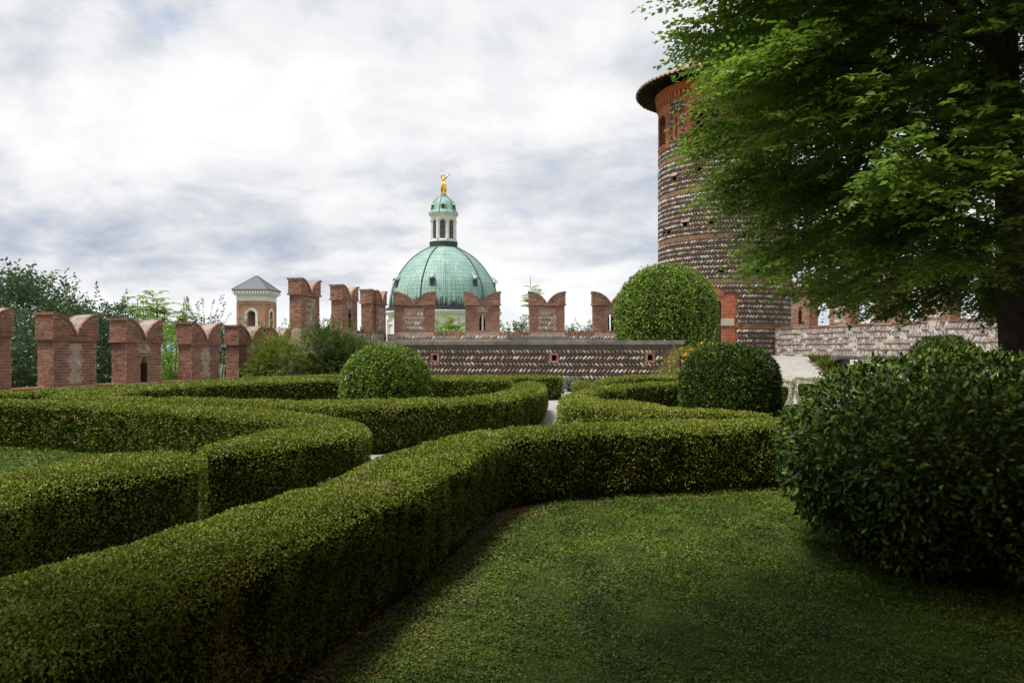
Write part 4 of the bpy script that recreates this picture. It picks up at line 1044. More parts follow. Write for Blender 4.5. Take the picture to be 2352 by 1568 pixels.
def bell_tower():
    d = 120.0; k = d / 1830; cx, cy = (590 - 1176) * k, d; Z = lambda v: EYE + (806 - v) * k; UP = Vector((0, 0, 1))
    w = empty('bell_tower', (cx, cy, -6), 'distant brick bell tower with white cornice and grey pyramid roof beyond the left wall', 'bell tower')
    # the wide face looks at the camera, turned by 21 degrees about the line of sight
    view = Vector((-cx, -cy, 0)).normalized(); al = R(-21)
    f = Matrix.Rotation(al, 3, 'Z') @ view; r_ = Vector((-f.y, f.x, 0)); C = Vector((cx, cy, 0)); hw = 66.5 * k / 2
    B = lambda mb, a, b_, z0, z1, x0=0, y0=0: mb.box(C + r_ * x0 + f * y0 + UP * (z0 + z1) / 2, r_ * a, f * b_, UP * (z1 - z0) / 2)
    zo0, zo1 = Z(770), Z(724)
    mb = MB(); ow = 0.62                          # walls with arched openings on four sides: corner piers + heads
    for sx in (-1, 1):
        for sy in (-1, 1): B(mb, (hw - ow) / 2, (hw - ow) / 2, Z(780), Z(693), sx * (hw + ow) / 2, sy * (hw + ow) / 2)
    for (fx, fy) in ((1, 0), (-1, 0), (0, 1), (0, -1)):
        q = 10; n = f * fy + r_ * fx; t = UP.cross(n); Pq = lambda x, z, o: C + n * o + t * x + UP * z
        arc = [(ow * math.cos(math.pi * j / q), zo1 + ow * math.sin(math.pi * j / q)) for j in range(q + 1)]
        for j in range(q):
            mb.prism([Pq(arc[j][0], arc[j][1], ow), Pq(arc[j][0], Z(693), ow), Pq(arc[j + 1][0], Z(693), ow), Pq(arc[j + 1][0], arc[j + 1][1], ow)], n * (hw - ow))
        sr = MB()                                 # white archivolt
        big = [(1.0 * math.cos(math.pi * j / q), zo1 + 1.0 * math.sin(math.pi * j / q)) for j in range(q + 1)]
        for j in range(q): sr.prism([Pq(*arc[j], hw - 0.1), Pq(*big[j], hw - 0.1), Pq(*big[j + 1], hw - 0.1), Pq(*arc[j + 1], hw - 0.1)], n * 0.16)
        for s in (-1, 1): sr.box(Pq(s * (ow + 1.0) / 2, (Z(780) + zo1) / 2, hw - 0.02), t * (1.0 - ow) / 2, n * 0.08, UP * (zo1 - Z(780)) / 2)
        sr.build('arch_surround', M['white'], w)
        pn = MB()
        for s in (-1, 1): pn.box(Pq(s * (hw - 0.22), (Z(780) + Z(700)) / 2, hw + 0.03), t * 0.20, n * 0.04, UP * (Z(700) - Z(780)) / 2)
        pn.box(Pq(0, Z(698.5), hw + 0.03), t * (hw - 0.02), n * 0.04, UP * 0.16); pn.build('corner_strip', M['brick_far'], w)
    mb.build('wall', M['brick_far'], w)
    mb = MB(); B(mb, hw, hw, -7, Z(780.1)); mb.build('shaft', M['brick_far'], w)
    e = 84 * k / 2
    mb = MB(); B(mb, hw + 0.06, hw + 0.06, Z(692.9), Z(680)); B(mb, hw + 0.30, hw + 0.30, Z(679.9), Z(677.2)); B(mb, e - 0.12, e - 0.12, Z(672.5), Z(669.5)); B(mb, hw + 0.28, hw + 0.28, Z(677.1), Z(672.6)); mb.build('cornice', M['white'], w)
    dn = MB()
    for (fx, fy) in ((1, 0), (-1, 0), (0, 1), (0, -1)):
        n = f * fy + r_ * fx; t = UP.cross(n)
        for i in range(13): dn.box(C + n * (hw + 0.42) + t * (-1 + 2 * i / 12) * (hw + 0.3) + UP * Z(674.8), t * 0.09, n * 0.14, UP * 0.13)
    dn.build('dentil', M['white'], w, kind='stuff')
    rf = MB(); zE, zP = Z(669.3), Z(633); cn = [C + r_ * sx * e + f * sy * e + UP * zE for sx, sy in ((-1, -1), (1, -1), (1, 1), (-1, 1))]
    rf.add(cn + [c + UP * 0.14 for c in cn] + [C + UP * zP], [(3, 2, 1, 0)] + [(i, (i + 1) % 4, 4 + (i + 1) % 4, 4 + i) for i in range(4)] + [(4 + i, 4 + (i + 1) % 4, 8) for i in range(4)])
    ro = rf.build('roof', M['slate'], w)
    for c in cn:
        hp = MB(); hp.tube([c + UP * 0.15, C + UP * (zP + 0.02)], 0.05, 5); hp.build('hip_ridge', M['slate'], ro)
    fn = MB(); fn.tube([C + UP * z for z in (zP - 0.1, zP + 0.15, zP + 0.3, zP + 0.31, zP + 1.2)], [0.16, 0.16, 0.05, 0.02, 0.015], 8); fn.build('finial', M['white'], ro)
    bl = MB(); bz = zo1 - 0.9; bl.lathe([(0.02, bz + 1.0), (0.28, bz + 0.95), (0.36, bz + 0.5), (0.46, bz + 0.12), (0.56, bz)], (cx, cy), 16); be = bl.build('bell', M['iron'], w, smooth=True)
    bl = MB(); bl.box(C + UP * (bz + 1.15), r_ * 0.9, f * 0.08, UP * 0.1); bl.box(C + f * 0.3 + UP * (bz - 0.3), r_ * ow * 0.95, f * 0.03, UP * 0.03)
    bl.build('bell_yoke', M['iron'], w)
M['brick_far'] = simple('pinkish_brickwork', (0.50, 0.28, 0.20), (0.41, 0.215, 0.155), 1.3, bump=0.2, c3=(0.30, 0.16, 0.12))
bell_tower()
# stone pinnacle with a small cross, glimpsed beyond the back run
pn = empty('church_pinnacle', (10.7, 95, -7), 'white stone church pinnacle glimpsed between the back wall and the big ball shrub', 'pinnacle')
mb = MB(); px = (1382 - 1176) / 1830 * 95
mb.abox(px - 0.35, px + 0.6, 94.6, 95.4, -7, 6.0); mb.abox(px - 0.5, px + 0.75, 94.5, 95.5, 6.0, 6.25); mb.build('shaft', M['white'], pn)
mb = MB(); mb.tube([(px - 0.1, 95, 6.25), (px - 0.3, 95, 7.3), (px - 0.55, 95, 7.5)], [0.1, 0.07, 0.2], 8); mb.build('lamp_head', M['slate'], pn)

# ------------------------------------------------------------------ unseen building range added behind and right of the camera to shade the foreground
def shade_building():
    w = empty('added_shade_building', (0, -10, 0), 'unseen tall brick range added behind the viewer to shade the foreground', 'building')
    mb = MB(); mb.abox(-26, 13, -16, -8.5, -0.3, 19); mb.abox(13.0, 19, -16, 7.5, -0.31, 16); mb.build('wall', M['brick_far'], w)
    mb = MB(); mb.abox(-26.5, 12.9, -16.5, -8.0, 19.002, 19.4); mb.abox(12.5, 19.5, -16.4, 8.0, 16.002, 16.4); mb.build('eaves', M['wood'], w)
    for i in range(8):
        x = -22 + i * 4.6
        for z in (2.2, 7.4):
            f = MB(); f.abox(x - 0.75, x + 0.75, -8.499, -8.42, z - 0.15, z + 2.35); fo = f.build('window', M['stone_pale'], w)
            g_ = MB(); g_.abox(x - 0.55, x + 0.55, -8.419, -8.40, z, z + 2.2); g_.build('pane', M['glass'], fo)
shade_building()
# ------------------------------------------------------------------ foliage toolkit
def unit(a): return a / np.maximum(np.linalg.norm(a, axis=-1, keepdims=True), 1e-9)
def rnd(n): return unit(rng.normal(size=(n, 3)))
def leaf_mesh(name, P, A, Nn, s, asp, mat, parent=None, kind=None, tint=None, fold=0.25, detailed=False, bend=0.15):
    """P foot of each leaf, A its long axis, Nn roughly its upper side, s length, asp width/length"""
    n = len(P); s = np.broadcast_to(np.asarray(s, float), (n,))[:, None]; asp = np.broadcast_to(np.asarray(asp, float), (n,))[:, None]
    A = unit(A); S = unit(np.cross(A, Nn)); U = np.cross(S, A); w = s * asp * 0.5
    if tint is None: tint = rng.random(n)
    if not detailed:
        m = P + A * s * 0.48; V = np.stack([P, m + S * w + U * w * fold, P + A * s - U * s * bend, m - S * w + U * w * fold], 1).reshape(-1, 3)
        b = np.arange(n)[:, None] * 4; Fc = np.concatenate([b + [0, 1, 2], b + [0, 2, 3]], 0); k = 4
    else:
        m1 = P + A * s * 0.30; m2 = P + A * s * 0.66 - U * s * bend * 0.35; lift = U * w * fold
        V = np.stack([P, m1 + S * w * 0.92 + lift, m1, m1 - S * w * 0.92 + lift, m2 + S * w * 0.85 + lift * .8, m2, m2 - S * w * 0.85 + lift * .8, P + A * s - U * s * bend], 1).reshape(-1, 3)
        b = np.arange(n)[:, None] * 8; T = [(0, 1, 2), (0, 2, 3), (1, 4, 5), (1, 5, 2), (2, 5, 6), (2, 6, 3), (4, 7, 5), (5, 7, 6)]
        Fc = np.concatenate([b + list(t) for t in T], 0); k = 8
    return npmesh(name, V, Fc, mat, parent, kind, np.repeat(tint, k), smooth=detailed)
def shoots(O, D, L_, nl, s, asp, mat, parent, name='foliage', droop=0.2, tint=None, fold=0.2, pair=False, spread=0.85, upb=1.0, kind=None, clusterj=0.25, bend=0.12):
    """sprays: from O along D with nl leaves set alternately (or in pairs) on a flat twig"""
    m = len(O); D = unit(D); L_ = np.broadcast_to(np.asarray(L_, float), (m,))
    S = unit(np.cross(D, np.array([0, 0, 1.0])) + 0.25 * rnd(m)); U = np.cross(S, D); U *= np.sign(U[:, 2:3] + 1e-6)
    j = np.arange(nl); t = (j // 2 * 2 / nl if pair else (j + 0.5) / nl); sg = np.where(j % 2 == 0, 1.0, -1.0)
    P = O[:, None] + D[:, None] * (L_[:, None] * t)[..., None]; P[..., 2] -= droop * (L_[:, None] * t ** 2)
    A_ = D[:, None] * 0.55 + S[:, None] * (sg * spread)[None, :, None] + clusterj * rng.normal(size=(m, nl, 3)); A_[..., 2] -= droop * 0.6
    Nn = U[:, None] * upb + 0.3 * rng.normal(size=(m, nl, 3))
    base = rng.random(m) if tint is None else tint
    ti = np.clip(base[:, None] * 0.75 + 0.25 * rng.random((m, nl)) + 0.12 * (t[None] - 0.5), 0, 1)
    sz = s * rng.uniform(0.6, 1.25, (m, nl)) * (1 - 0.35 * np.abs(t - 0.4))[None]
    return leaf_mesh(name, P.reshape(-1, 3), A_.reshape(-1, 3), Nn.reshape(-1, 3), sz.ravel(), asp, mat, parent, kind, ti.ravel(), fold, bend=bend)
def chaikin(P, n=2):
    P = np.array(P, float)
    for _ in range(n):
        Q = np.roll(P, -1, 0); P = np.stack([P * .75 + Q * .25, P * .25 + Q * .75], 1).reshape(-1, 2)
    return P
def inside_poly(poly, X, Y):
    c = np.zeros(len(X), bool); n = len(poly)
    for i in range(n):
        x0, y0 = poly[i]; x1, y1 = poly[(i + 1) % n]
        if y0 == y1: continue
        c ^= ((y0 > Y) != (y1 > Y)) & (X < (x1 - x0) * (Y - y0) / (y1 - y0) + x0)
    return c
def area(poly): x, y = poly[:, 0], poly[:, 1]; return 0.5 * (np.dot(x, np.roll(y, -1)) - np.dot(np.roll(x, -1), y))
def wob(x, y, z, f, seed):
    return (np.sin(x * f * 2.1 + seed) * np.cos(y * f * 1.7 + seed * 2) + np.sin(x * f * 4.3 + z * f * 5 + seed * 3) * 0.5 + np.cos(y * f * 5.9 - z * f * 3 + x * f * 2.2 + seed) * 0.4) / 1.9
HEDGES = {
    'near':([(-2.35,1.3),(-2.15,2.2),(-1.91,2.98),(-1.82,3.24),(-1.7,3.55),(-1.54,4.2),(-1.29,4.96),(-1.21,5.75),(-0.99,6.8),(-0.53,8.23),(-0.13,8.67),(0.83,9.15),(1.92,9.63),(3.35,9.82),(5.0,9.7)],
    [(-1.25,1.3),(-1.22,2.0),(-1.22,2.41),(-1.17,2.66),(-1.13,2.96),(-1.03,3.33),(-0.95,3.64),(-0.85,4.06),(-0.68,4.71),(-0.51,5.31),(-0.17,7.2),(0.01,7.84),(0.74,8.19),(1.96,8.52),(2.95,8.82),(5.0,8.6)]),
    'short':([(-3.75,2.6),(-3.6,4.2),(-3.46,5.39),(-3.45,6.13),(-3.3,6.42),(-2.95,6.59),(-2.47,6.46)],
    [(-2.95,2.6),(-2.85,3.6),(-2.85,4.44),(-2.88,4.97),(-2.76,5.28),(-2.44,5.66),(-2.34,6.13)]),
    'middle':([(-13,14.2),(-8.85,13.78),(-7.0,13.06),(-5.72,12.71),(-4.4,12.05),(-3.09,11.06),(-2.16,10.02),(-1.66,9.21),(-1.47,8.47),(-1.62,7.93),(-2.01,7.2),(-2.44,6.68),(-2.6,6.59)],
    [(-12,12.9),(-8.17,12.71),(-6.49,12.1),(-4.71,10.98),(-3.51,10.22),(-2.94,9.75),(-2.38,9.26),(-2.22,8.93),(-2.29,8.62),(-2.63,8.14),(-2.81,7.49),(-2.82,6.99)]),
    'ringfront':([(-8.63,14.68),(-7.18,14.18),(-5.66,13.35),(-4.67,12.72),(-2.81,12.95),(-1.93,13.6),(-0.95,14.12),(-0.43,15.28),(-0.02,17.65),(0.14,21.18)],
    [(-8.3,14.12),(-6.85,13.54),(-5.92,13.0),(-5.15,12.46),(-4.42,12.05),(-3.18,11.49),(-2.51,11.58),(-1.71,12.05),(-0.86,12.78),(-0.2,13.79),(0.26,15.13),(0.69,16.84),(0.83,19.0),(0.81,21.18)]),
    'ringback':([(-9.04,15.44),(-8.73,16.29),(-8.38,19.5),(-7.38,21.48),(-6.58,22.63),(-5.11,23.91),(-2.46,24.18),(-0.01,23.72)],
    [(-8.42,14.39),(-7.95,14.82),(-7.81,18.19),(-7.03,20.45),(-6.2,21.33),(-4.84,22.63),(-2.34,23.05),(0.05,22.46)]),
    'outer':([(-11.67,14.97),(-10.35,16.11),(-9.36,18.19),(-8.84,20.59),(-8.09,23.53),(-7.21,25.78),(-6.09,28.23),(-2.4,26.47),(-0.37,26.24),(1.69,26.24)],
    [(-10.7,13.72),(-9.72,15.13),(-8.82,17.14),(-8.38,19.5),(-7.66,22.29),(-6.85,24.5),(-5.84,27.05),(-2.3,25.34),(-0.36,25.12),(1.61,24.91)]),
    'rightfront':([(0.9,14.32),(1.5,15.77),(1.42,14.39),(1.52,13.66),(2.03,13.12),(2.28,12.35),(2.47,11.67),(2.89,11.15),(3.56,10.74)],
    [(0.8,13.48),(0.77,12.78),(1.16,12.25),(1.58,11.32),(1.93,10.74),(2.3,10.44),(2.69,10.37),(3.39,10.15)]),
    'rightring':([(0.98,14.97),(1.43,17.04),(1.84,18.53),(2.66,19.5),(3.37,20.45),(4.42,21.33),(5.9,21.6)],
    [(1.45,15.28),(1.76,17.04),(2.19,17.86),(2.51,18.35),(3.2,19.38),(4.22,20.36),(5.9,20.6)]),
    'rightback':([(2.26,22.46),(3.05,24.5),(3.67,26.24),(5.7,26.95),(6.2,27.2)],
    [(2.23,21.18),(2.86,22.98),(3.49,24.91),(5.45,25.78),(6.2,26.4)]),
}
_h = HEDGES
_h['ringfront'] = ([(-8.63,14.68),(-7.2,14.5),(-5.7,14.0),(-4.6,13.6),(-2.85,13.2),(-1.93,13.7),(-0.95,14.12),(-0.43,15.28),(-0.02,17.65),(0.14,21.18)],
    [(-8.3,14.12),(-6.9,13.75),(-5.9,13.3),(-5.15,12.95),(-4.42,12.6),(-3.2,11.9),(-2.5,11.7),(-1.71,12.05),(-0.86,12.78),(-0.2,13.79),(0.26,15.13),(0.69,16.84),(0.83,19.0),(0.81,21.18)])
_h['rightfront'] = ([(1.0,15.2),(1.42,15.2),(1.42,14.39),(1.52,13.66),(2.03,13.12),(2.28,12.35),(2.47,11.67),(2.89,11.15),(3.56,10.74)],
    [(0.85,14.6),(0.77,13.2),(0.77,12.78),(1.16,12.25),(1.58,11.32),(1.93,10.85),(2.3,10.6),(2.69,10.5),(3.39,10.4)])
_h['rightring'] = ([(1.02,15.25),(1.43,17.04),(1.84,18.53),(2.66,19.5),(3.37,20.45),(4.42,21.33),(5.9,21.6)],
    [(1.5,15.3),(1.76,17.04),(2.19,17.86),(2.51,18.35),(3.2,19.38),(4.22,20.36),(5.9,20.6)])
HL = {'near': 'long clipped box hedge in the foreground sweeping from bottom left to the right',
 'short': 'short clipped hedge stub at left behind the foreground hedge',
 'middle': 'clipped hedge at left that hooks back on itself in a rounded tip',
 'ringfront': 'clipped hedge that curves in front of the round laurel bush left of the path',
 'ringback': 'clipped hedge running behind the round laurel bush at left',
 'outer': 'outermost clipped hedge closest to the cobbled retaining wall, ending squarely beside the path',
 'rightfront': 'yellowish clipped hedge right of the gravel path with a rounded corner',
 'rightring': 'dark clipped hedge running behind the yellowish one towards the dark round bush',
 'rightback': 'farthest clipped hedge on the right side below the flowering bush'}
HGT = 0.74
def hedge(key, dens=1.0, h=HGT):
    a, b = HEDGES[key]; poly = chaikin(np.array(list(a) + list(b)[::-1]), 2)
    if area(poly) < 0: poly = poly[::-1]
    cx, cy = poly.mean(0); w = empty('hedge', (float(cx), float(cy), 0), HL[key], 'hedge', 'clipped box hedges of the parterre')
    # solid dark core; the shade inside the hedge is put into its colour
    Q = np.roll(poly, -1, 0); T = Q - poly; ln = np.linalg.norm(T, axis=1); nn = np.stack([T[:, 1], -T[:, 0]], 1) / np.maximum(ln[:, None], 1e-6)
    vn = unit(nn + np.roll(nn, 1, 0)); ins = poly - vn * 0.07
    n = len(poly); mb = MB(); mb.add([(x, y, 0.02) for x, y in ins] + [(x, y, h - 0.06) for x, y in ins], [tuple(range(n, 2 * n))] + [(i, (i + 1) % n, n + (i + 1) % n, n + i) for i in range(n)])
    mb.build('dark_core', M['boxcore'], w)
    P, N_ = [], []
    # top
    x0, y0 = poly.min(0); x1, y1 = poly.max(0); A = abs(area(poly))
    def size(d): return 0.0175 * np.maximum(1, d / 4.0) ** 0.72
    n_try = int(A / 0.000087 * 0.80 * dens / 1.0 * (x1 - x0) * (y1 - y0) / A)
    X = rng.uniform(x0, x1, n_try); Y = rng.uniform(y0, y1, n_try); d = np.hypot(X, Y)
    keep = rng.random(n_try) < (0.0175 / size(d)) ** 2; X, Y = X[keep], Y[keep]
    k = inside_poly(poly, X, Y) & (Y > -0.5) & (np.abs(X) < 0.78 * Y + 2.0); X, Y = X[k], Y[k]
    # distance to rim, to round the shoulders
    seg = np.repeat(poly, 4, 0) * np.tile([1, .75, .5, .25], n)[:, None] + np.repeat(Q, 4, 0) * np.tile([0, .25, .5, .75], n)[:, None]
    rd = np.full(len(X), 9.0)
    for i in range(0, len(seg), 1): rd = np.minimum(rd, (X - seg[i, 0]) ** 2 + (Y - seg[i, 1]) ** 2)
    rd = np.sqrt(rd); sh = np.clip(1 - rd / 0.19, 0, 1)
    Z = h - 0.10 * sh ** 2.2 + 0.024 * wob(X, Y, 0, 1.7, 2.0) + 0.014 * wob(X, Y, 0, 6, 5.0) - np.abs(rng.normal(0, 0.012, len(X)))
    P.append(np.stack([X, Y, Z], 1)); N_.append(unit(np.stack([rng.normal(0, .2, len(X)), rng.normal(0, .2, len(X)), np.ones(len(X))], 1)))
    # sides
    per = ln.sum(); ns = int(per * h / 0.000087 * 0.68 * dens); i = rng.choice(n, ns, p=ln / per); t = rng.random(ns)[:, None]; B = poly[i] + T[i] * t
    d = np.linalg.norm(B, axis=1); face = -(B * nn[i]).sum(1) / d
    keep = rng.random(ns) < (0.0175 / size(d)) ** 2 * np.where(face > -0.2, 1.0, 0.15)
    keep &= (B[:, 1] > -0.5) & (np.abs(B[:, 0]) < 0.78 * B[:, 1] + 2.0)
    B, nb, ns = B[keep], nn[i][keep], keep.sum(); z = rng.random(ns) ** 0.85 * (h - 0.03) + 0.01
    off = -0.05 + 0.04 * wob(B[:, 0], B[:, 1], z, 2.2, 1.0) + 0.03 * wob(B[:, 0], B[:, 1], z, 5.5, 4.0) - np.abs(rng.normal(0, 0.02, ns)) - 0.08 * np.clip((z - h + 0.16) / 0.16, 0, 1) ** 2 - 0.06 * np.clip(1 - z / 0.12, 0, 1) + 0.04
    sparse = (z < 0.14) & (rng.random(ns) < 0.55) | (wob(B[:, 0], B[:, 1], z, 3.3, 8.0) < -0.55) & (rng.random(ns) < 0.6)
    P.append(np.stack([B[:, 0] + nb[:, 0] * off, B[:, 1] + nb[:, 1] * off, z], 1)[~sparse]); N_.append(unit(np.stack([nb[:, 0], nb[:, 1], np.full(ns, 0.25)], 1))[~sparse])
    P = np.concatenate(P); N_ = np.concatenate(N_); m = len(P)
    d = np.linalg.norm(P[:, :2], axis=1); A_ = unit(N_ * 0.55 + rnd(m) * 0.9); U_ = unit(N_ * 0.8 + rnd(m))
    ti = np.clip(rng.beta(3, 3.4, m) * 0.70 + 0.10 * wob(P[:, 0], P[:, 1], P[:, 2], 1.1, 6.0) + 0.09 * wob(P[:, 0], P[:, 1], P[:, 2], 4.5, 2.0), 0.02, 0.86); ti += 0.15 * (P[:, 2] > h - 0.10) + (0.14 if key == 'rightfront' else 0)  # leaves near the top lightened, painting in the light from above
    dry = (wob(P[:, 0], P[:, 1], P[:, 2], 1.9, 9.0) > 0.36) & (wob(P[:, 0], P[:, 1], P[:, 2], 5.0, 4.0) > 0.1) & (rng.random(m) < 0.55) | (rng.random(m) < 0.018); ti[dry] = 0.93 + 0.07 * rng.random(dry.sum())
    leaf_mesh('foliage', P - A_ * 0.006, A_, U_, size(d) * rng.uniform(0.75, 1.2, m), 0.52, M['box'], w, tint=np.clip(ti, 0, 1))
    return w
w_ = hedge('near', 1.15)
mb = MB()
for i in range(46):
    t = i / 45; x = -0.95 + 0 * t
pts = HEDGES['near'][1]
for i in range(3, len(pts) - 2):
    for k in range(5):
        t = random.random(); x = pts[i][0] * (1 - t) + pts[i + 1][0] * t - 0.12; y = pts[i][1] * (1 - t) + pts[i + 1][1] * t + 0.10
        l = random.uniform(-0.12, 0.12); mb.tube([(x, y, -0.02), (x + l * 0.5, y + 0.02, 0.13), (x + l, y + 0.03, 0.32)], [0.013, 0.010, 0.006], 5)
mb.build('stem', M['twig'], w_, kind='stuff')
for k_ in ('short', 'middle', 'ringfront', 'ringback', 'outer', 'rightfront', 'rightring', 'rightback'): hedge(k_, 0.9)

# ------------------------------------------------------------------ rounded clipped bushes
def ball(c, Rr, H, s, n, mat, label, low=0.12, wid=0.42, p=2.4, asp=0.45, detailed=False, rough=0.055, name='round_bush', tint=(2, 3), core=0.10, cat='bush', shoots_=0):
    x0, y0, z0 = c; w = empty(name, (x0, y0, z0), label, cat)
    hm = wid * H
    def rad(z):
        z = np.asarray(z, float); up = np.clip((z - hm) / (H - hm), 0, 1); dn = np.clip((hm - z) / max(hm, 1e-3), 0, 1)
        return Rr * np.where(z >= hm, (1 - up ** p) ** (1 / p), (1 - low * dn ** 2))
    zz = np.concatenate([np.linspace(0.02, hm, 6), hm + (H - hm) * np.sin(np.linspace(0, math.pi / 2, 14))[1:]])
    mb = MB(); mb.lathe([(max(0.001, float(rad(z)) - core), z0 + z * (H - core) / H) for z in zz], (x0, y0), 32); mb.build('dark_core', M['boxcore'], w, smooth=True)
    # area-weighted samples of the profile
    zs = np.linspace(0.01, H * 0.9995, 400); r = rad(zs); ds = np.hypot(np.gradient(r), np.gradient(zs)); cdf = np.cumsum(r * ds + 1e-4); cdf /= cdf[-1]
    z = np.interp(rng.random(n), cdf, zs); th = rng.uniform(0, 2 * math.pi, n)
    # thin out the side nobody can see
    vis = (np.cos(th) * -x0 + np.sin(th) * -y0) / math.hypot(x0, y0) > -0.45
    vis |= rng.random(n) < 0.35; vis |= z > 0.7 * H; z, th = z[vis], th[vis]; n = len(z)
    e = 0.01; dr = (rad(z + e) - rad(z - e)) / (2 * e); N_ = unit(np.stack([np.cos(th), np.sin(th), -dr], 1)); r = rad(z)
    off = rough * wob(np.cos(th) * r * 2, np.sin(th) * r * 2, z, 1.6, x0) + rough * 0.6 * wob(np.cos(th) * 5, np.sin(th) * 5, z * 3, 1.3, y0) - np.abs(rng.normal(0, s * 0.55, n)) + rough * 0.4
    P = np.stack([x0 + np.cos(th) * r, y0 + np.sin(th) * r, z0 + z], 1) + N_ * off[:, None]
    A_ = unit(N_ * 0.55 + np.array([0, 0, 0.25]) + rnd(n) * 0.85); U_ = unit(N_ * 0.9 + np.array([0, 0, 0.5]) + rnd(n) * 0.7)
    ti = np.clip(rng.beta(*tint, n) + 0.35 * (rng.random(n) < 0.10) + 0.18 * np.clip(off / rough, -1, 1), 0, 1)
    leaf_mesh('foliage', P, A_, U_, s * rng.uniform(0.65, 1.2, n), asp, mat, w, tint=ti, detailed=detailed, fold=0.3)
    k = rng.permutation(n)[:max(40, int(n * 0.022))]; k = k[(N_[k, 2] > -0.1)]
    shoots(P[k] - N_[k] * s * 0.5, unit(N_[k] * 0.7 + np.array([0, 0, 0.8]) + 0.3 * rnd(len(k))), s * rng.uniform(1.2, 2.6, len(k)), 6, s * 0.85, asp, mat, w, 'new_shoots', tint=rng.uniform(0.5, 1.0, len(k)), droop=0.0)
    return w
ball((-3.35, 21.2, 0), 1.18, 1.66, 0.085, 15000, M['laurel'], 'round clipped laurel bush inside the hedge ring left of the gravel path', tint=(2.2, 2.2), p=2.3, wid=0.30, low=0.05)
ball((5.37, 19.7, 0), 1.20, 1.66, 0.085, 15000, M['laurel_dark'], 'dark round clipped bush between the yellowish hedge and the gravel ramp', tint=(1.6, 3.2), p=2.5, wid=0.35, low=0.06)
ball((6.96, 35.9, 1.4), 2.24, 3.95, 0.13, 20000, M['laurel'], 'tallest ball shaped bright green shrub on the terrace beside the tower door', tint=(2.2, 2.0), p=2.1, wid=0.45, low=0.10, rough=0.10, name='ball_shrub')
ball((3.40, 5.90, 0.0), 1.36, 1.50, 0.057, 28000, M['laurel_dark'], 'large dark laurel bush with big glossy leaves at the right edge of the lawn', tint=(1.7, 3.0), p=2.02, wid=0.48, low=0.50, detailed=True, rough=0.07, core=0.13, asp=0.42)
ball((13.0, 24.0, gz(13, 24)), 0.98, 1.38, 0.09, 5000, M['laurel_dark'], 'small dark rounded shrub in front of the white cobble wall under the big tree', tint=(1.5, 3.5), wid=0.4)
ball((2.62, 29.6, 0), 0.37, 0.42, 0.06, 1500, M['box'], 'tiny round box bush at the end of the gravel path', tint=(2, 3), wid=0.4)
ball((7.35, 21.9, gz(7.35, 21.9)), 0.36, 0.68, 0.04, 3000, M['box'], 'small upright hedge plant right beside the dark round bush', name='hedge_plant', cat='shrub', wid=0.8, low=0.4, p=6, core=0.12)
ball((8.17, 22.0, gz(8.17, 22.0)), 0.38, 0.70, 0.04, 3200, M['box'], 'small upright hedge plant next to the gravel ramp, the right one of two', name='hedge_plant', cat='shrub', wid=0.8, low=0.5, p=6, core=0.12)

# ------------------------------------------------------------------ shoots, shrubs and trees
def blob_points(blobs, n, lo=0.55):
    """blobs: (x, y, z, rx, ry, rz); points between lo and 1 of the radius of each, away from the insides of the others"""
    w = np.array([b[3] * b[4] + b[3] * b[5] + b[4] * b[5] for b in blobs]); w = w / w.sum(); P, Dd = [], []
    for b, q in zip(blobs, w):
        k = int(n * q) + 1; u = rnd(k); r = lo + (1 - lo) * rng.random(k) ** 0.7; c = np.array(b[:3]); rad = np.array(b[3:6]); P.append(c + u * rad * r[:, None]); Dd.append(unit(u / rad))
    return np.concatenate(P), np.concatenate(Dd)
def shrub(name, label, cat, blobs, n, nl, L_, s, asp, mat, group=None, up=0.4, stem_to=0.6, base=None, spikes=0, tintab=(2, 2), droop=0.15, trunk=0.08, lo=0.5, pair=False):
    bx, by, bz = base if base else (blobs[0][0], blobs[0][1], blobs[0][2] - blobs[0][5])
    w = empty(name, (bx, by, bz), label, cat, group); P, D = blob_points(blobs, n, lo); D = unit(D * 0.8 + rnd(len(P)) * 0.45 + np.array([0, 0, up]))
    if spikes:
        Ps, Ds = blob_points(blobs, spikes, 0.9); k = Ds[:, 2] > 0.1; Ps, Ds = Ps[k], Ds[k]; Dn = unit(Ds * 0.5 + np.array([0, 0, 1.0]) + 0.25 * rnd(len(Ps)))
        for f in (0.0, 0.8, 1.6): P = np.concatenate([P, Ps + Dn * L_ * f]); D = np.concatenate([D, Dn])
    shoots(P, D, L_ * rng.uniform(0.6, 1.2, len(P)), nl, s, asp, mat, w, droop=droop, tint=rng.beta(*tintab, len(P)), pair=pair)
    mb = MB(); r = random.Random(int(bx * 10))
    for b in blobs:
        for k in range(5):
            u = Vector((r.uniform(-1, 1), r.uniform(-1, 1), r.uniform(-.2, 1))).normalized(); e = Vector(b[:3]) + Vector((u.x * b[3], u.y * b[4], u.z * b[5])) * 0.85
            m_ = Vector((bx, by, bz)).lerp(e, 0.5) + Vector((r.uniform(-.1, .1), r.uniform(-.1, .1), 0.1)) * b[3]
            mb.tube([(bx, by, bz), m_, e], [trunk, trunk * 0.6, trunk * 0.15], 5)
    mb.build('trunk', M['bark'], w, smooth=True); return w
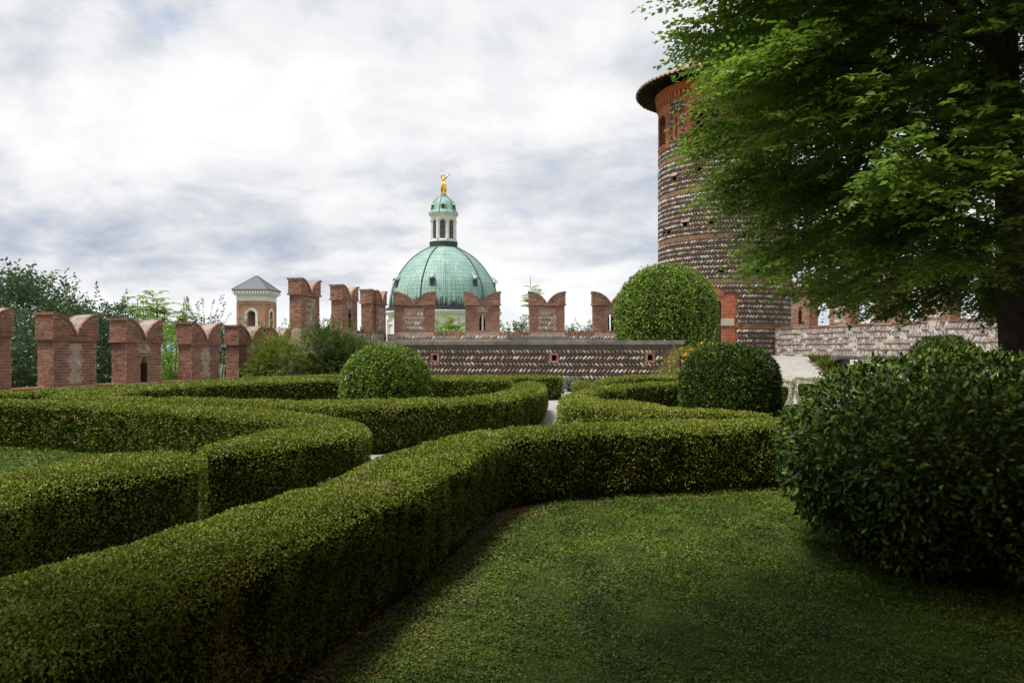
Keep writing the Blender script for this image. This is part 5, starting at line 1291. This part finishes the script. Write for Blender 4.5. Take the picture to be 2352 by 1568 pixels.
# behind the left wall
BG = 'trees and shrubs behind the left battlement wall'
shrub('dark_tree', 'dark broad leaved tree rising behind the leftmost merlons', 'tree', [(-16.6, 27, 1.9, 2.1, 2.0, 2.1), (-14.9, 27, 1.3, 1.1, 1.4, 1.6), (-18.2, 26.5, 1.5, 1.5, 1.5, 1.8), (-15.9, 27, -1.2, 2.8, 1.6, 2.0)], 4600, 9, 0.75, 0.19, 0.46, M['mulberry'], BG, spikes=20, base=(-16, 27.5, -6.9), tintab=(1.6, 2.6), trunk=0.14)
shrub('dark_shrub', 'dark leafy growth in the first gap between the left merlons', 'shrub', [(-13.6, 22.2, 0.6, 1.3, 0.8, 1.9), (-14.8, 21.6, 0.6, 1.2, 0.8, 1.8), (-13.9, 22.2, -0.6, 1.6, 0.8, 1.5)], 1500, 8, 0.5, 0.16, 0.46, M['mulberry'], BG, base=(-13.9, 22.3, -4), tintab=(1.4, 3))
shrub('dark_shrub', 'dark leafy growth in the gap right of the leftmost panelled merlon', 'shrub', [(-12.4, 25.3, 0.6, 0.9, 0.8, 2.5), (-12.9, 25.6, 1.6, 0.8, 0.7, 1.2)], 1200, 8, 0.5, 0.15, 0.46, M['mulberry'], BG, base=(-12.6, 25.4, -4), tintab=(1.5, 2.8), spikes=8)
shrub('bright_shrub', 'bright yellow green feathery bush in the gap before the third merlon', 'shrub', [(-12.6, 29.3, 0.9, 0.9, 0.8, 1.4), (-12.6, 29.3, -0.6, 1.0, 0.8, 1.2)], 900, 16, 0.7, 0.14, 0.32, M['frond'], BG, base=(-12.6, 29.3, -4), pair=True, tintab=(2, 2))
shrub('dark_shrub', 'dark leafy growth in the gap left of the fifth merlon', 'shrub', [(-11.6, 31.2, 0.8, 0.8, 0.8, 1.7)], 600, 8, 0.5, 0.15, 0.46, M['mulberry'], BG, base=(-11.6, 31.2, -4), tintab=(1.6, 2.6))
def frond_tree(x, y, z, h, n, label, sc=1.0, mat='frond', group=None, spread=1.0):
    w = empty('feathery_tree', (x, y, z - 4), label, 'tree', group); O, D, T = [], [], []; r = random.Random(int(x * 13 + y)); mb = MB()
    for i in range(n):
        bx, by = x + r.gauss(0, 0.5 * spread), y + r.gauss(0, 0.4); hh = h * r.uniform(0.55, 1.0)
        mb.tube([(x, y, z - 4), (bx, by, z + hh * 0.3), (bx + r.uniform(-.1, .1), by, z + hh)], [0.05, 0.03, 0.01], 5)
        for k in range(11):
            a = r.uniform(0, 6.28); t = r.uniform(0.45, 1.0); O.append((bx, by, z + hh * t)); D.append((math.cos(a), math.sin(a), 0.55 + 0.6 * (t - 0.6))); T.append(r.uniform(0.2, 1))
    shoots(np.array(O), np.array(D), 0.62 * sc, 24, 0.17 * sc, 0.30, M[mat], w, droop=0.45, tint=np.array(T), pair=True, spread=1.0, clusterj=0.1)
    mb.build('trunk', M['bark'], w)
FG = 'feathery leaved trees beyond the walls'
frond_tree(-14.6, 30.5, 0.9, 2.7, 8, 'feathery bright tree above the second merlon of the left wall', 0.95, group=FG)
frond_tree(-13.9, 32, 0.9, 3.0, 9, 'feathery bright tree that shows highest between the second and third merlons', 1.1, group=FG)
frond_tree(-12.9, 32.5, 1.0, 2.7, 7, 'feathery bright tree above the third merlon of the left wall', 1.0, group=FG)
frond_tree(-10.2, 33.5, 1.0, 1.95, 6, 'feathery bright tree below the brick bell tower', 1.0, group=FG)
frond_tree(-8.6, 35.5, 1.0, 2.0, 3, 'feathery bright tree right of the bell tower', 1.0, group=FG)
frond_tree(-3.2, 42.5, 1.0, 2.6, 8, 'feathery bright tree in front of the cathedral drum', 1.2, group=FG)
frond_tree(1.0, 43.5, 1.4, 4.4, 5, 'feathery tree that rises tallest between the second and third back merlons', 1.0, group=FG, spread=0.7)
shrub('dark_shrub', 'dark slender shrub whose tips rise above the fourth merlon of the left wall', 'shrub', [(-12.3, 31.6, 1.9, 0.7, 0.6, 0.9)], 110, 9, 0.5, 0.14, 0.42, M['mulberry'], BG, base=(-12.3, 31.8, -4), spikes=16)
shrub('dark_shrub', 'dark slender shrub whose tips rise above the fifth merlon of the left wall', 'shrub', [(-10.9, 31.9, 1.8, 0.5, 0.5, 0.6)], 60, 9, 0.45, 0.13, 0.42, M['mulberry'], BG, base=(-10.9, 32, -4), spikes=9)
shrub('green_tree', 'green tree crown showing between the second and third back merlons', 'tree', [(-0.0, 44.5, 1.9, 1.4, 1.0, 1.0), (1.2, 44.8, 2.2, 1.1, 1.0, 1.0)], 420, 8, 0.6, 0.17, 0.45, M['olive'], 'trees beyond the back wall', base=(0.3, 44.5, -6), spikes=12)
shrub('green_tree', 'green tree crown showing right of the third back merlon', 'tree', [(3.2, 44.5, 1.7, 0.8, 0.9, 1.0)], 220, 8, 0.55, 0.17, 0.45, M['olive'], 'trees beyond the back wall', base=(3.2, 44.5, -6), spikes=8)
shrub('green_tree', 'green tree crown showing just left of the fourth back merlon', 'tree', [(4.5, 44.5, 1.8, 0.8, 0.9, 1.1)], 220, 8, 0.55, 0.17, 0.45, M['olive'], 'trees beyond the back wall', base=(4.5, 44.5, -6), spikes=10)
shrub('green_tree', 'green tree behind the white wall right of the tower', 'tree', [(19.4, 43, 2.2, 1.3, 1.3, 2.2), (22.5, 43, 2.0, 2.0, 1.3, 2.4)], 500, 8, 0.6, 0.18, 0.45, M['olive'], 'trees beyond the right wall', base=(20, 43, -6), spikes=10)
# big loose bushes at the corner by the retaining wall
shrub('loose_bush', 'yellow green loose bush in front of the last left merlon', 'bush', [(-8.2, 27.9, 1.0, 0.85, 0.7, 0.95), (-8.7, 27.7, 0.6, 0.5, 0.5, 0.6)], 1500, 9, 0.38, 0.105, 0.42, M['frond_dull'] if 'frond_dull' in M else M['olive'], None, base=(-8.2, 28, 0), spikes=60, tintab=(3, 1.4))
shrub('loose_bush', 'tall dark green loose bush at the left end of the cobbled retaining wall', 'bush', [(-6.9, 29.6, 1.35, 0.95, 0.8, 1.15), (-6.0, 29.6, 1.05, 1.05, 0.8, 0.95), (-5.3, 29.8, 0.75, 0.85, 0.7, 0.7), (-7.0, 29.4, 0.6, 1.0, 0.8, 0.7)], 3800, 9, 0.36, 0.10, 0.42, M['olive'], None, base=(-6.3, 29.8, 0), spikes=90, tintab=(1.8, 2.0))
shrub('flowering_bush', 'loose shrub with small orange flowers at the right end of the retaining wall', 'bush', [(6.35, 29.3, 0.75, 0.85, 0.6, 0.85), (7.2, 30.0, 0.85, 0.8, 0.7, 0.95), (5.7, 29.0, 0.4, 0.6, 0.5, 0.5)], 700, 9, 0.33, 0.085, 0.38, M['frond_dull'] if 'frond_dull' in M else M['olive'], None, base=(6.4, 29.6, 0), spikes=40, tintab=(3, 1.5))
fb = bpy.data.objects['flowering_bush']
P, D = blob_points([(6.35, 29.3, 0.75, 0.9, 0.65, 0.95), (7.2, 30.0, 0.85, 0.85, 0.75, 1.1), (5.9, 29.0, 0.4, 0.6, 0.5, 0.5)], 190, 0.92)
k = (D[:, 1] < 0.4); P, D = P[k], D[k]; P = np.repeat(P, 4, 0); D = np.repeat(D, 4, 0)
leaf_mesh('flower', P + rnd(len(P)) * 0.02, rnd(len(P)), unit(D + rnd(len(P)) * .4), 0.065, 0.8, M['petal'], fb, 'stuff')
shrub('sage_bush', 'grey green sage plant at the foot of the retaining wall by the path end', 'bush', [(2.2, 30.4, 0.22, 0.35, 0.4, 0.3)], 160, 8, 0.16, 0.06, 0.4, M['sage'], None, base=(2.2, 30.4, 0))
# weathered post by the loose bushes
po = empty('wooden_post', (-7.35, 27.2, 0), 'short brown wooden post in front of the loose bushes at left', 'post')
mb = MB(); mb.abox(-7.42, -7.28, 27.13, 27.27, 0, 1.02); mb.build('post', M['wood'], po, bevel=0.01); mb = MB(); mb.abox(-7.46, -7.24, 27.09, 27.31, 1.02, 1.06); mb.build('cap', M['wood'], po)
hk = empty('iron_hook', (-6.05, 33.9, 1.8), 'thin curved iron hook standing behind the retaining wall at left', 'hook')
mb = MB(); mb.tube([(-6.05, 34.1, 1.8), (-6.05, 34.1, 2.45), (-6.12, 34.1, 2.62), (-6.27, 34.1, 2.66), (-6.40, 34.1, 2.56)], 0.018, 6); mb.build('rod', M['iron'], hk)
mb = MB(); mb.lathe([(0.01, 2.56), (0.06, 2.50), (0.07, 2.36), (0.02, 2.33)], (-6.40, 34.1), 10); mb.build('hanging_lamp', M['iron'], hk)

# ------------------------------------------------------------------ the big tree at right
def big_tree(name, label, c, prof, n, nl, s, seed, behind=False, Lsh=0.62, lo=0.45, squash=None, thr=-0.12):
    x0, y0, z0 = c; w = empty(name, c, label, 'tree'); r = random.Random(seed)
    zs = np.array([p[0] for p in prof]); rs = np.array([p[1] for p in prof])
    def rad(z, th): return np.interp(z, zs, rs) * (1 + 0.06 * np.sin(3 * th + seed) + 0.05 * np.sin(7 * th + z * 1.3))
    # boughs end in flat drooping fans of twigs: place the fans first, then the twigs in them
    mc = int(n / 62) * 3; zc = rng.uniform(zs[0] + 0.1, zs[-1], mc); k = rng.random(mc) < (np.interp(zc, zs, rs) / rs.max()); zc = zc[k][:int(n / 62)]; mc = len(zc)
    thc = rng.uniform(0, 2 * math.pi, mc); fc = lo + (1.0 - lo) * rng.random(mc) ** 0.6; Rc = rad(zc, thc) * fc
    fr_ = rng.uniform(0.5, 1.2, mc); ci = rng.integers(0, mc, int(n * 1.35)); m = len(ci)
    a = rng.uniform(0, 2 * math.pi, m); q_ = np.sqrt(rng.random(m)) * fr_[ci]; along = np.cos(a) * q_ * 1.35; side = np.sin(a) * q_ * 0.8
    er = np.stack([np.cos(thc), np.sin(thc)], 1)[ci]; es = np.stack([-np.sin(thc), np.cos(thc)], 1)[ci]
    xy = er * (Rc[ci] + along)[:, None] + es * side[:, None]
    zz = zc[ci] - 0.38 * along - 0.25 * side ** 2 + rng.normal(0, 0.09, m) * (1 + fr_[ci]); zz = np.maximum(zz, zs[0] + rng.random(m) * 0.3)
    th = np.arctan2(xy[:, 1], xy[:, 0]); rr0 = np.hypot(xy[:, 0], xy[:, 1]); f = rr0 / np.maximum(rad(zz, th), 0.3)
    P = np.stack([x0 + xy[:, 0], y0 + xy[:, 1], zz], 1); k = f < 1.07 - 0.03 * (zz > 7); P, th, f, zz, ci = P[k], th[k], f[k], zz[k], ci[k]
    # boughs: noise with flat layers opens gaps and clumps
    q = np.array([mnoise.noise(Vector((p[0] * 0.55 + seed, p[1] * 0.55, p[2] * 1.15))) + 0.5 * mnoise.noise(Vector((p[0] * 1.5, p[1] * 1.5 + seed, p[2] * 2.6))) for p in P])
    k = q > thr - 0.4; P, th, f, zz, ci = P[k], th[k], f[k], zz[k], ci[k]
    k = rng.permutation(len(P))[:n]; P, th, f, zz, ci = P[k], th[k], f[k], zz[k], ci[k]; ctint = rng.normal(0, 0.13, mc)
    D = np.stack([np.cos(th), np.sin(th), np.full(len(P), -0.02)], 1) + rnd(len(P)) * 0.45; D[:, 2] *= 0.6
    big = rng.random(len(P)) ; tt = np.clip(0.42 + ctint[ci] + rng.normal(0, 0.16, len(P)) + 0.15 * (f > 0.93), 0, 1)
    shoots(P, D, Lsh * rng.uniform(0.7, 1.25, len(P)), nl, s, 0.60, M['hornbeam'], w, droop=0.28, tint=tt, clusterj=0.22, spread=0.8)
    # trunk and boughs
    mb = MB(); zt = zs[0] + 1.6; mb.tube([(x0, y0, z0 - 0.1), (x0, y0, z0 + 0.25), (x0 + 0.05, y0, z0 + 1.2), (x0, y0 + 0.1, zt), (x0 - 0.1, y0, zt + 3), (x0, y0, zs[-1] - 2)], [0.42, 0.31, 0.27, 0.24, 0.16, 0.04], 12)
    mb.build('trunk', M['bark'], w, smooth=True)
    bb = MB()
    for i in range(26):
        a = i * 2.4 + r.uniform(-.3, .3); zb = zt - 0.6 + (i / 26) * (zs[-1] - zt - 3); re = float(np.interp(zb + 1.4, zs, rs)) * r.uniform(0.75, 0.93)
        d_ = Vector((math.cos(a), math.sin(a), 0)); p0 = Vector((x0, y0, zb)); p1 = p0 + d_ * re * 0.35 + Vector((0, 0, 0.9)); p2 = p0 + d_ * re * 0.7 + Vector((r.uniform(-.3, .3), r.uniform(-.3, .3), 1.3)); p3 = p0 + d_ * re + Vector((r.uniform(-.4, .4), r.uniform(-.4, .4), 1.2 + r.uniform(-.4, .4)))
        bb.tube([p0, p1, p2, p3], [0.10, 0.07, 0.04, 0.012], 6)
        for k2 in range(5):
            q0 = p1.lerp(p3, r.uniform(0, 0.8)); e = q0 + (d_ * r.uniform(.5, 1.4) + Vector((r.uniform(-1, 1), r.uniform(-1, 1), r.uniform(-.5, .5))))
            bb.tube([q0, q0.lerp(e, .5) + Vector((0, 0, .1)), e], [0.03, 0.018, 0.006], 4)
    bb.build('bough', M['bark'], w, kind='stuff')
    if not behind:
        k = rng.permutation(len(P))[:420]; C_ = P[k] + D[k] * 0.3; m = len(C_)
        leaf_mesh('catkin', C_, np.array([0, 0, -1.0]) + 0.25 * rnd(m), rnd(m), 0.075, 0.42, M['catkin'], w, 'stuff', fold=0.8)
    return w
big_tree('hornbeam_tree', 'big leafy hornbeam filling the right side with a dark trunk at the right edge', (8.75, 13.9, 0.0),
    [(2.2, 2.2), (2.55, 3.6), (3.1, 4.2), (4.3, 4.6), (5.6, 5.05), (7.0, 5.45), (8.2, 5.8), (9.5, 5.9), (11, 5.4), (12.5, 3.8), (13.6, 1.5)], 42000, 10, 0.135, 3, lo=0.3)
big_tree('hornbeam_tree', 'unseen leafy hornbeam added behind the viewer so that its crown shades the near lawn', (2.0, -4.1, 0.0),
    [(3.2, 3.5), (4.4, 6.2), (6, 7.6), (8, 7.8), (10, 6.0), (12, 2.5)], 4400, 8, 0.36, 8, behind=True, Lsh=0.9, lo=0.3, thr=-0.3)  # unseen tree, added so its crown darkens the foreground

# ------------------------------------------------------------------ lawns and small plants
def sheet(name, poly, z, mat):
    mb = MB(); p = chaikin(np.array(poly), 1); mb.add([(x, y, z) for x, y in p], [tuple(range(len(p)))] if area(p) > 0 else [tuple(range(len(p)))[::-1]])
    return tag(mb.build(name, mat), kind='structure')
fr = [(-0.95, 0.8), (-1.02, 2.4), (-0.95, 3.3), (-0.78, 4.3), (-0.60, 5.2), (-0.38, 6.2), (-0.12, 7.05), (0.25, 7.9), (1.0, 8.5), (2.2, 8.8), (3.2, 9.1), (5.0, 9.0), (9.5, 9.0), (9.5, 0.8)]
LAWN_R = fr
sheet('lawn', fr, 0.004, M['lawn'])
LAWN_L = [(-12.5, 6), (-3.6, 4.6), (-3.5, 6.0), (-2.95, 7.2), (-2.95, 8.2), (-2.6, 9.0), (-3.0, 9.9), (-3.9, 10.7), (-5.0, 11.6), (-6.8, 12.6), (-9, 13.2), (-12.5, 13.4)]
sheet('lawn', LAWN_L, 0.004, M['lawn'])
LAWN_B = [(5.6, 10.6), (6.0, 16.0), (6.4, 21.3), (7.2, 21.6), (8.6, 20.8), (9.6, 16.0), (9.6, 10.6)]
sheet('lawn', LAWN_B, 0.004, M['lawn'])
sheet('lawn', [(-7.6, 15), (-7, 19.4), (-5.6, 21.3), (-4.6, 22.4), (-2.4, 22.7), (-0.8, 22.1), (-0.8, 18), (-1.2, 15.4), (-2.6, 14.0), (-4.6, 14.3)], 0.004, M['lawn'])
sheet('flower_bed', [(1.6, 14.4), (1.9, 16.9), (3.4, 19.1), (5.4, 20.2), (5.6, 11.2), (3.2, 11.8), (2.4, 13.2)], 0.004, M['gravel'])
def turf(poly, n, s0, label_z=0.004, ref=4.0, blade=0.22, name='grass'):
    P2 = np.array(poly); x0, y0 = P2.min(0); x1, y1 = P2.max(0); m = n * 6; X = rng.uniform(x0, x1, m); Y = rng.uniform(y0, y1, m); d = np.hypot(X, Y)
    k = inside_poly(P2, X, Y) & (Y > 0.9) & (np.abs(X) < 0.72 * Y + 0.9); k &= (wob(X, Y, 0, 1.9, 11.0) + 0.6 * wob(X, Y, 0, 6.1, 4.0) < 0.75) | (rng.random(m) < 0.35); k &= rng.random(m) < np.clip((ref / np.maximum(d, 0.1)) ** 1.4, 0, 1)
    X, Y, d = X[k][:n], Y[k][:n], d[k][:n]; m = len(X); s = s0 * np.maximum(1, d / ref) ** 0.7 * rng.uniform(0.6, 1.3, m)
    hump = 0.012 + 0.018 * wob(X, Y, 0, 2.6, 0.5) + 0.010 * wob(X, Y, 0, 8.0, 2.5)
    P = np.stack([X, Y, 0.006 + np.clip(hump + rng.uniform(0, 0.016, m), 0, 1)], 1); bl = rng.random(m) < blade
    A_ = np.where(bl[:, None], np.stack([rng.normal(0, .55, m), rng.normal(0, .55, m), np.ones(m)], 1), np.stack([rng.normal(0, 1, m), rng.normal(0, 1, m), 0.25 * rng.normal(0, 1, m)], 1))
    U_ = np.where(bl[:, None], rnd(m), np.stack([rng.normal(0, .35, m), rng.normal(0, .35, m), np.ones(m)], 1))
    ti = np.clip(rng.beta(2, 2.4, m) * 0.8 + 0.26 * wob(X, Y, 0, 0.9, 3.0) + 0.26 * wob(X, Y, 0, 3.7, 1.0), 0, 1); s *= 1 + 0.35 * wob(X, Y, 0, 2.3, 7.0)
    o = leaf_mesh(name, P, A_, U_, np.where(bl, s * 1.7, s), np.where(bl, 0.16, 0.85), M['grass'], None, 'stuff', ti, fold=0.1, bend=0.05); return o
turf(LAWN_R, 190000, 0.0150)
turf(LAWN_L, 22000, 0.034, ref=9)
turf(LAWN_B, 9000, 0.08, ref=18)
def litter():
    pts = HEDGES['near'][1]; P = []
    for i in range(9000):
        j = random.randrange(1, len(pts) - 2); t = random.random(); P.append((pts[j][0] * (1 - t) + pts[j + 1][0] * t + random.gauss(0.14, 0.15), pts[j][1] * (1 - t) + pts[j + 1][1] * t - 0.05 + random.gauss(0, 0.05), 0.008 + random.random() * 0.012))
    for i in range(170): P.append((random.uniform(-0.7, 4.5), random.uniform(2.3, 8.5), 0.04))
    P = np.array(P); m = len(P)
    leaf_mesh('fallen_leaves', P, np.stack([rng.normal(0, 1, m), rng.normal(0, 1, m), rng.normal(0, .2, m)], 1), np.stack([rng.normal(0, .4, m), rng.normal(0, .4, m), np.ones(m)], 1), rng.uniform(0.012, 0.03, m), 0.55, M['dryleaf'], None, 'stuff')
M['dryleaf'] = leaf_mat('dry_leaf', [(0.14, 0.08, 0.045), (0.24, 0.15, 0.09), (0.33, 0.24, 0.17)], 0.8, 0.15, 0)
litter()
sl = sheet('soil_strip', [(-1.6, 1.2), (-1.6, 2.4), (-1.5, 3.3), (-1.2, 4.2), (-1.0, 5.0), (-0.65, 5.9), (-0.3, 7.0), (0.0, 8.0), (1.1, 8.7), (2.2, 9.1), (3.2, 9.4), (5, 9.3), (5, 8.4), (3.2, 8.5), (2.2, 8.15), (1.25, 7.8), (0.6, 7.4), (0.3, 6.75), (0.05, 5.75), (-0.25, 4.9), (-0.45, 4.2), (-0.60, 3.3), (-0.6, 2.4), (-0.6, 1.2)], 0.002, M['soil'])
sheet('soil_strip', [(-4.2, 5.6), (-4.0, 7.4), (-3.0, 7.9), (-2.0, 7.6), (-1.7, 6.4), (-2.3, 5.2)], 0.008, M['soil'])
# flower bed on the ramp: tufts and a few orange blooms
bed = [(9.0, 23.6), (10.3, 26.0), (12.2, 33.0), (13.0, 33.0), (12.3, 28.2), (11.4, 25.4), (10.4, 23.0)]
P2 = np.array(bed); mb = MB(); nb = 14
def bedsheet():
    g_ = grid_sheet('flower_bed', 8.5, 14.2, 22.5, 35, 0.25, lambda x, y: ramp_t(x, y) + 0.02, M['soil'], lambda X, Y: inside_poly(np.array(bed), X, Y)); tag(g_, kind='structure')
bedsheet()
for i, (x, y, rr_, hh, fl) in enumerate([(10.4, 25.6, 0.42, 0.5, 2), (11.2, 28.0, 0.5, 0.55, 3), (11.9, 31.2, 0.3, 0.35, 1), (10.9, 24.6, 0.35, 0.4, 0), (12.6, 32.0, 0.25, 0.3, 1)]):
    z = gz(x, y); lab = ['grassy tuft with orange blooms nearest the gravel ramp edge', 'largest grassy tuft with orange blooms in the bed under the white wall', 'small tuft with a yellow bloom highest in the ramp bed', 'plain grassy tuft at the near end of the ramp bed', 'smallest flowering tuft beside the white wall'][i]
    w = empty('flower_tuft', (x, y, z), lab, 'plant', 'tufts in the ramp bed'); m = 260; th = rng.uniform(0, 6.28, m); q = rng.random(m) ** .5 * rr_ * 0.5
    A_ = np.stack([np.cos(th) * .55, np.sin(th) * .55, np.ones(m)], 1) + 0.2 * rnd(m)
    leaf_mesh('leaves', np.stack([x + np.cos(th) * q, y + np.sin(th) * q, np.full(m, z)], 1), A_, rnd(m), hh * rng.uniform(0.6, 1.1, m), 0.07, M['frond_dull'], w)
    for k in range(fl):
        fx, fy, fz = x + random.uniform(-.3, .3) * rr_ * 2, y + random.uniform(-.2, .2), z + hh * random.uniform(0.95, 1.2)
        sm = MB(); sm.tube([(x, y, z), (fx, fy, fz)], 0.008, 4); sm.build('stem', M['olive'], w)
        N0 = 10; a_ = np.arange(N0) * 2 * np.pi / N0; leaf_mesh('bloom', np.tile([[fx, fy, fz]], (N0, 1)), np.stack([np.cos(a_), np.sin(a_), np.full(N0, .5)], 1), np.tile([[0, 0, 1.0]], (N0, 1)), 0.075, 0.6, M['petal'] if k % 2 == 0 else M['petal_red'], w)
